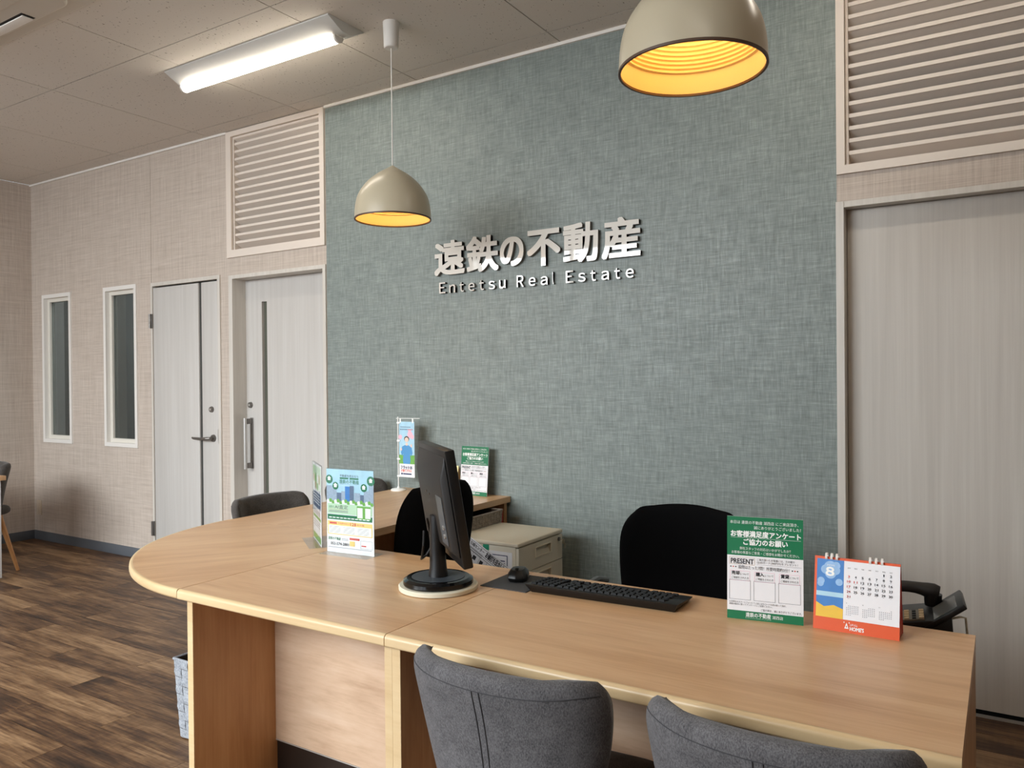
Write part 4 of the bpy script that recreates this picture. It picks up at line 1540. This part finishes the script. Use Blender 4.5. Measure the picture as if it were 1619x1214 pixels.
for k in range(3):
    for q in range(5):
        p.rect(.06 + .30 * k, .305 - .017 * q, .06 + .30 * k + .24, .309 - .017 * q, M_GREYINK, 2)
p.text('遠鉄の不動産', .03, .30, .165, .036, M_GREEN, 2, bold=.01)
p.text('053-574-2881', .08, .47, .105, .042, M_INK, 2, bold=.02)
for b in (.168, .152):
    p.rect(.32, b, .46, b + .005, M_GREYINK, 2)
p.rect(.49, .165, .70, .190, M_RED, 2)
p.rect(.49, .09, .60, .150, M_YELLOW, 2)
p.frame(.72, .075, .97, .170, M_GREYINK, lv=2)
p.rect(.74, .10, .84, .115, M_RED, 2)
p.rect(.03, .058, .95, .063, M_GREYINK, 2)
NAMES = {'print_sky_blue': 'sky_picture', 'print_pale_blue_grey': 'building_picture', 'print_blue_grey': 'building_picture', 'print_deep_sky': 'tower_picture', 'print_leaf_green': 'foliage_picture',
         'print_white': 'white_print', 'print_black': 'black_lettering', 'print_green': 'green_print', 'print_grey': 'fine_print', 'print_pale_green': 'pale_green_block', 'print_yellow': 'yellow_block',
         'print_red': 'red_print', 'kraft_card': 'tan_rule'}
p.finish(NAMES)
ang = math.degrees(math.atan2(2.046 - 2.164, -2.117 + 2.280))
t2, fl = acrylic('clear acrylic stand with a pale flyer, turned away and seen nearly edge-on', (-2.199, 2.106, DZ), R(ang))
p = Print(fl, 0.210, 0.295, y=-0.0006, z0=0.0022)
p.rect(.04, .68, .96, .97, M_PGREEN)
for i in range(9):
    p.blob(.15 + .22 * (i % 4), .73 + .09 * (i // 4), .09, (M_PRINTW, M_KRAFT, M_LEAF)[i % 3], 1)
p.rect(.04, .44, .96, .64, M_BLDGD)
for q in range(4):
    p.rect(.10, .60 - .035 * q, .86, .612 - .035 * q, M_PRINTW, 1)
p.rect(.04, .30, .96, .335, M_LEAF)
for q in range(8):
    p.rect(.08, .40 - .012 * q if q < 5 else .26 - .03 * (q - 5), .9, .405 - .012 * q if q < 5 else .268 - .03 * (q - 5), M_GREYINK)
p.rect(.04, .02, .96, .10, M_LEAF)
p.finish(NAMES)

# mini banner stand
bn = thing('mini_banner_stand', 'small white banner stand with a light blue vertical flag on the rear wing', 'banner', (-2.848, 3.335, DZ))
MB().lathe([(0.042, 0), (0.043, 0.005), (0.038, 0.010), (0.008, 0.014), (0.006, 0.022)], 32).build('weighted_base', M_PRINTW, bn, smooth=True, ang=40)
MB().cyl((0, 0, 0.012), (0, 0, 0.408), 0.0035, n=10).build('pole', M_PRINTW, bn, smooth=True)
MB().cyl((-0.012, 0, 0.399), (0.155, 0, 0.401), 0.0018, n=8).build('cross_bar', M_PRINTW, bn, smooth=True)
for z in (0.375, 0.275, 0.175, 0.080):
    MB().box(-0.006, 0.016, -0.0042, 0.0042, z - 0.005, z + 0.005).build('flag_clip', M_PRINTW, bn, bevel=0.001)
for x_ in (0.012, 0.100):
    MB().box(x_, x_ + 0.010, -0.001, 0.001, 0.375, 0.400).build('hanging_loop', M_PRINTW, bn)
fg = MB().box(0.008, 0.116, -0.0005, 0.0005, 0.076, 0.382).build('flag', M_PAPER, bn)
p = Print(fg, 0.108, 0.306, y=-0.0005, x0=0.008, z0=0.076)
p.rect(0, .24, 1, 1, M_SKY)
p.rect(0, .24, 1, .40, M_LEAF, .5)
for a, b, ra in ((.72, .77, .17), (.86, .73, .12), (.08, .72, .12), (.70, .83, .10)):
    p.blob(a, b, ra, M_PINK, 1)
for i in range(8):
    p.rect(.10 + .085 * i, .895, .10 + .085 * i + .045, .91, M_NAVY, 1)
for i in range(9):
    p.rect(.08 + .095 * i, .850, .08 + .095 * i + .05, .868, M_NAVY if i < 5 else M_RED, 1)
p.poly([(.16, .50), (.20, .55), (.40, .58), (.60, .58), (.82, .54), (.88, .44), (.80, .38), (.72, .42), (.74, .30), (.70, .24), (.28, .24), (.24, .30), (.28, .42), (.20, .38), (.12, .44)], M_DRESS, 2)
p.rect(.43, .57, .57, .62, M_SKIN, 2)
p.blob(.50, .69, .165, M_HAIR, 2, .050)
p.blob(.50, .675, .125, M_SKIN, 3, .044)
p.blob(.80, .57, .055, M_SKIN, 3, .030)
p.blob(.14, .50, .055, M_SKIN, 3, .026)
p.text('フラット35', .10, .84, .175, .060, M_NAVY, bold=.04)
p.text('子育てプラス', .12, .80, .115, .048, M_ORANGE, bold=.03)
p.rect(.12, .045, .22, .075, M_NAVY, 1)
p.rect(.25, .048, .80, .070, M_NAVY, 1)
p.finish({'print_sky_blue': 'sky_picture', 'print_leaf_green': 'grass_picture', 'print_pink': 'balloon_picture', 'print_navy': 'navy_lettering', 'print_red': 'red_lettering', 'print_dress_blue': 'dress_picture',
          'print_skin': 'skin_picture', 'print_brown': 'hair_picture', 'orange_card': 'orange_lettering'})

# small pale yellow tent card
yc = thing('tent_card', 'pale yellow tent card half hidden between the monitor and survey sign', 'card', (-2.522, 3.385, DZ))
y1_ = MB()
y1_.add([(-0.05, -0.03, 0), (0.05, -0.03, 0), (0.05, 0, 0.15), (-0.05, 0, 0.15), (-0.05, -0.0285, 0), (0.05, -0.0285, 0), (0.05, 0.0015, 0.15), (-0.05, 0.0015, 0.15)],
        [(0, 1, 2, 3), (7, 6, 5, 4), (0, 4, 5, 1), (1, 5, 6, 2), (2, 6, 7, 3), (3, 7, 4, 0)]).build('front_face', M_PALEY, yc)
y2_ = MB()
y2_.add([(-0.05, 0.033, 0), (0.05, 0.033, 0), (0.05, 0.0035, 0.15), (-0.05, 0.0035, 0.15), (-0.05, 0.0315, 0), (0.05, 0.0315, 0), (0.05, 0.002, 0.15), (-0.05, 0.002, 0.15)],
        [(3, 2, 1, 0), (4, 5, 6, 7), (0, 1, 5, 4), (1, 2, 6, 5), (2, 3, 7, 6), (3, 0, 4, 7)]).build('back_face', M_KRAFT, yc)

# ================================================================== DRAWER CABINET AND ITS LOAD
CX1, CY0, CY1, CZ = -1.782, 2.872, 3.272, 0.597
cb_ = thing('drawer_cabinet', 'warm white steel drawer cabinet under the end of the rear wing', 'cabinet', (0, 0, 0))
MB().box(-2.34, CX1 - 0.016, CY0 + 0.002, CY1 - 0.002, 0.045, CZ - 0.018).build('cabinet_body', M_CAB, cb_, bevel=0.004)
MB().box(-2.345, CX1, CY0 - 0.002, CY1 + 0.002, CZ - 0.018, CZ).build('cabinet_top', M_CABTOP, cb_, bevel=0.005, seg=3)
for z0, z1 in ((0.462, CZ - 0.022), (0.330, 0.458), (0.060, 0.326)):
    dr = holed = None
    mbd = MB()
    a0, a1 = CY0 + 0.004, CY1 - 0.004
    h0, h1 = 3.018, 3.152
    zc0, zc1 = z1 - 0.062, z1 - 0.022
    for q in ((a0, h0, z0, z1), (h1, a1, z0, z1), (h0, h1, z0, zc0), (h0, h1, zc1, z1)):
        mbd.box(CX1 - 0.0155, CX1 - 0.001, q[0], q[1], q[2], q[3])
    dr = mbd.build('drawer_front', M_CAB, cb_)
    rm = MB()
    t_ = 0.004
    for q in ((h0 - t_, h0, zc0 - t_, zc1 + t_), (h1, h1 + t_, zc0 - t_, zc1 + t_), (h0, h1, zc0 - t_, zc0), (h0, h1, zc1, zc1 + t_)):
        rm.box(CX1 - 0.001, CX1 + 0.003, q[0], q[1], q[2], q[3])
    rm.build('pull_rim', M_CABTOP, dr)
    MB().add([(CX1 - 0.002, h0, zc0), (CX1 - 0.002, h1, zc0), (CX1 - 0.0153, h1, zc1 - 0.008), (CX1 - 0.0153, h0, zc1 - 0.008), (CX1 - 0.0153, h1, zc1), (CX1 - 0.0153, h0, zc1)],
             [(0, 1, 2, 3), (3, 2, 4, 5)]).build('pull_recess', M_RECESS, dr)
lk = MB().cyl((CX1 - 0.001, 3.232, 0.556), (CX1 + 0.006, 3.232, 0.556), 0.009, n=16).build('cabinet_lock', M_STEEL, cb_, smooth=True)
MB().tube([(CX1 + 0.006, 3.232, 0.556), (CX1 + 0.024, 3.236, 0.554)], 0.0025, 8).build('key_blade', M_BRASS, lk)
MB().prism(rounded_rect(3.226, 3.246, 0.536, 0.558, 0.006), CX1 + 0.022, CX1 + 0.0245, 'x').build('key_bow', M_BRASS, lk)
MB().tube([(CX1 + 0.024, 3.240, 0.540), (CX1 + 0.024, 3.246, 0.525), (CX1 + 0.024, 3.248, 0.51)], 0.0018, 6).build('hanging_key_shank', M_BRASS, lk)
MB().prism(rounded_rect(3.239, 3.257, 0.512, 0.534, 0.007), CX1 + 0.0246, CX1 + 0.0265, 'x').build('hanging_key', M_BRASS, lk)
for sx in (-2.30, CX1 - 0.06):
    for sy in (CY0 + 0.04, CY1 - 0.04):
        MB().cyl((sx - 0.008, sy, 0.0225), (sx + 0.008, sy, 0.0225), 0.0225, n=16).build('castor', M_BLACKP, cb_, smooth=True)

# notices fixed to the cabinet side that faces the camera
nb = thing('notice_sheet', 'white notice sheet with a blue border taped to the cabinet side', 'paper', (-1.90, CY0 + 0.0012, 0.40))
MB().box(-0.085, 0.085, -0.0008, 0, -0.06, 0.155).build('paper_sheet', M_PAPER, nb)
p = Print(nb, 0.17, 0.215, y=-0.0008, z0=-0.06)
p.frame(.10, .05, .86, .93, M_NAVY, t=.02)
for q in range(5):
    p.rect(.40, .80 - .05 * q, .78, .82 - .05 * q, M_NAVY, 1)
p.finish({'print_navy': 'blue_print'})
tp = MB().box(-0.016, 0.016, -0.0008, 0, -0.024, 0.016).build('green_tape', M_TAPE)
tp.location = (-1.952, CY0 + 0.0012, 0.562)
tag(tp, 'torn green tape on the cabinet side above the leaning calendar sheet', 'tape')
pc = thing('calendar_sheet', 'tilted white removal-company calendar sheet stuck on the cabinet side', 'paper', (-1.808, CY0 - 0.003, 0.478), rot=(0, R(29.5), 0))
MB().box(-0.30, 0.0, -0.0008, 0, -0.20, 0.0).build('paper_sheet', M_PAPER, pc)
p = Print(pc, 0.30, 0.20, y=-0.0008, x0=-0.30, z0=-0.20)
p.frame(.02, .80, .985, .975, M_INK, t=.006)
p.text('サカイ引越センター', .04, .46, .905, .085, M_RED if False else M_INK, bold=.02)
p.text('お値打ち日カレンダー', .50, .965, .895, .13, M_INK, bold=.035)
for q in range(4):
    p.rect(.04, .82 - .028 * q, .46, .828 - .028 * q, M_GREYINK, 1)
p.frame(.02, .05, .985, .76, M_INK, t=.006)
for i in range(1, 7):
    p.rect(.02 + .138 * i, .05, .024 + .138 * i, .76, M_INK, 1)
for i in range(6):
    p.rect(.04 + .138 * i, .60, .10 + .138 * i, .70, M_INK, 1)
p.finish({'print_black': 'black_lettering', 'print_grey': 'fine_print'})


# baskets woven from flat straps
def basket(name, label, loc, rotz, sx, sy, h, flare, nx, ny, nz, mat):
    t = thing(name, label, 'basket', loc, rotz)

    def wall_pt(side, s, z):
        k = 1 + flare * z / h
        hx_, hy_ = sx / 2 * k, sy / 2 * k
        return {0: ((s * 2 - 1) * hx_, -hy_, z), 1: (hx_, (s * 2 - 1) * hy_, z), 2: ((1 - s * 2) * hx_, hy_, z), 3: (-hx_, (1 - s * 2) * hy_, z)}[side]
    nr = [Vector((0, -1, 0)), Vector((1, 0, 0)), Vector((0, 1, 0)), Vector((-1, 0, 0))]
    ln = MB()
    for s in range(4):
        q = [Vector(wall_pt(s, 0, 0)), Vector(wall_pt(s, 1, 0)), Vector(wall_pt(s, 1, h)), Vector(wall_pt(s, 0, h))]
        ln.add([p_ - nr[s] * 0.001 for p_ in q] + [p_ - nr[s] * 0.006 for p_ in q], [(0, 1, 2, 3), (7, 6, 5, 4), (3, 2, 6, 7)])
    ln.box(-sx / 2 + .006, sx / 2 - .006, -sy / 2 + .006, sy / 2 - .006, 0.0, 0.004)
    ln.build('basket_lining', M_BASKIN, t)
    cache = {}
    for s in range(4):
        nc = nx if s % 2 == 0 else ny
        for i in range(nc):
            for j in range(nz):
                up = (i + j) % 2
                a0_, a1_ = (i + 0.02) / nc, (i + 0.98) / nc
                z0_, z1_ = h * (j + 0.02) / nz, h * (j + 0.98) / nz
                th_ = 0.003
                q = [Vector(wall_pt(s, a0_, z0_)), Vector(wall_pt(s, a1_, z0_)), Vector(wall_pt(s, a1_, z1_)), Vector(wall_pt(s, a0_, z1_))]
                mid = (q[0] + q[1] + q[2] + q[3]) / 4
                loc_ = [p_ + nr[s] * 0.0002 for p_ in q]
                if up:
                    mm = [(q[0] + q[3]) / 2 + nr[s] * th_, (q[1] + q[2]) / 2 + nr[s] * th_]
                    vs_ = loc_ + mm
                    fs_ = [(0, 1, 5, 4), (4, 5, 2, 3), (0, 4, 3), (1, 2, 5)]
                else:
                    mm = [(q[0] + q[1]) / 2 + nr[s] * th_, (q[3] + q[2]) / 2 + nr[s] * th_]
                    vs_ = loc_ + mm
                    fs_ = [(0, 4, 5, 3), (4, 1, 2, 5), (0, 1, 4), (3, 5, 2)]
                mbp = MB()
                mbp.add(vs_, fs_)
                me = mbp.mesh('weave_strap', mat, smooth=True, ang=80)
                put('weave_strap', me, t)
    rm = MB()
    k = 1 + flare
    hx_, hy_ = sx / 2 * k, sy / 2 * k
    pts = [(-hx_, -hy_, h), (hx_, -hy_, h), (hx_, hy_, h), (-hx_, hy_, h), (-hx_, -hy_, h)]
    for a, b in zip(pts[:-1], pts[1:]):
        rm.tube([a, b], 0.005, 8)
    rm.build('basket_rim', mat, t, smooth=True)
    return t


basket('woven_basket', 'pale grey woven basket on the floor behind the counter side panel', (-2.432, 1.952, 0.004), 0, 0.30, 0.34, 0.290, 0.09, 8, 9, 9, M_WEAVE)
basket('woven_basket', 'low taupe woven basket on top of the drawer cabinet', (-2.222, 3.10, CZ + 0.001), 0, 0.185, 0.35, 0.060, 0.02, 7, 14, 3, M_WEAVED)

rb = thing('ring_binder', 'red binder standing under the rear wing beside the cabinet', 'binder', (-2.222, 3.362, 0))
MB().box(-0.025, 0.022, -0.035, 0.035, 0.30, 0.64).build('binder_cover', M_BINDER, rb, bevel=0.002)
MB().box(-0.02, 0.018, -0.036, -0.033, 0.40, 0.50).build('binder_label', M_PAPER, rb)
MB().box(-0.06, 0.04, -0.06, 0.04, 0.0, 0.30).build('binder_box', M_KRAFT, rb)

# ================================================================== TELEPHONE ON A LOW STAND
ps = thing('phone_stand', 'narrow black stand behind the desk carrying the telephone', 'stand', (-0.20, 2.275, 0))
MB().box(-0.135, 0.09, -0.125, 0.125, 0.585, 0.600).build('stand_top', M_BLACKP, ps, bevel=0.002)
for sx in (-0.125, 0.08):
    for sy in (-0.115, 0.115):
        MB().box(sx - 0.01, sx + 0.01, sy - 0.01, sy + 0.01, 0, 0.585).build('leg', M_BLACKP, ps)
bx_ = thing('black_adapter_box', 'black box under the telephone on the stand', 'box', (-0.165, 2.27, 0.600))
MB().box(-0.06, 0.055, -0.08, 0.08, 0, 0.0275).build('box_shell', M_BLACKP, bx_, bevel=0.004)
MB().box(-0.05, 0.045, -0.081, -0.080, 0.010, 0.014).build('box_groove', M_BLACKG, bx_)
ph = thing('desk_telephone', 'black office telephone with handset and tilted display behind the desk', 'telephone', (-0.215, 2.275, 0.628), R(6))
# local x runs from the user (negative) to the display (positive); handset lies on the +y side
bd = MB()
bd.prism([(-0.115, 0.0), (0.085, 0.0), (0.098, 0.040), (0.095, 0.085), (0.060, 0.075), (-0.118, 0.040)], -0.088, 0.088, 'y')
bdo = bd.build('phone_body', M_BLACKP, ph, bevel=0.004)
kp_ = MB().box(-0.098, 0.036, -0.080, 0.008, 0.0, 0.004).build('key_plate', M_PHKEYD, ph)
sl_ = -math.atan2(0.035, 0.178)
kp_.location = (0.0, 0, 0.0635)
kp_.rotation_euler = (0, sl_, 0)
kme = MB().box(-0.0055, 0.0055, -0.008, 0.008, 0, 0.003).mesh('phone_key', M_PHKEY)
kme2 = MB().box(-0.0045, 0.0045, -0.006, 0.006, 0, 0.003).mesh('phone_key', M_BLACKP)
for i in range(8):
    for j in range(4):
        put('phone_key', kme if i % 2 else kme2, kp_, (-0.090 + 0.0172 * i, -0.070 + 0.0215 * j, 0.004))
dp = MB().box(-0.055, 0.055, -0.090, 0.060, 0, 0.014).build('display_unit', M_BLACKP, ph, bevel=0.003)
dp.location = (0.085, 0, 0.078)
dp.rotation_euler = (0, R(-38), 0)
MB().box(-0.035, 0.038, -0.078, 0.030, 0.014, 0.0148).build('display_screen', M_LCD, dp)
hsx = []
for i in range(15):
    t_ = i / 14
    hsx.append((-0.118 + 0.190 * t_, 0.056, 0.082 + 0.022 * math.sin(math.pi * t_) + 0.026 * t_))
hs_ = MB().tube(hsx, [0.020, 0.022, 0.020, 0.017, 0.0155, 0.015, 0.015, 0.015, 0.015, 0.015, 0.0155, 0.017, 0.020, 0.022, 0.019], 14).build('handset', M_BLACKM, ph, smooth=True, ang=60)
for i in (1, 13):
    px, py, pz = hsx[i]
    MB().cyl((px, py, pz - 0.036), (px, py, pz - 0.006), 0.020, 0.022, 16).build('handset_cup', M_BLACKP, hs_, smooth=True)
cdv = MB().tube([(-0.130, 2.33, 0.672), (-0.100, 2.335, 0.682), (-0.088, 2.338, 0.680), (-0.085, 2.34, 0.64), (-0.085, 2.34, 0.3), (-0.085, 2.345, 0.004)], 0.003, 8).build('phone_cord', M_CREAM, smooth=True)
cdv.parent = ph
cdv.matrix_parent_inverse = (Matrix.Translation(ph.location) @ Matrix.Rotation(R(6), 4, 'Z')).inverted()
cdv['label'] = 'cream telephone cord'
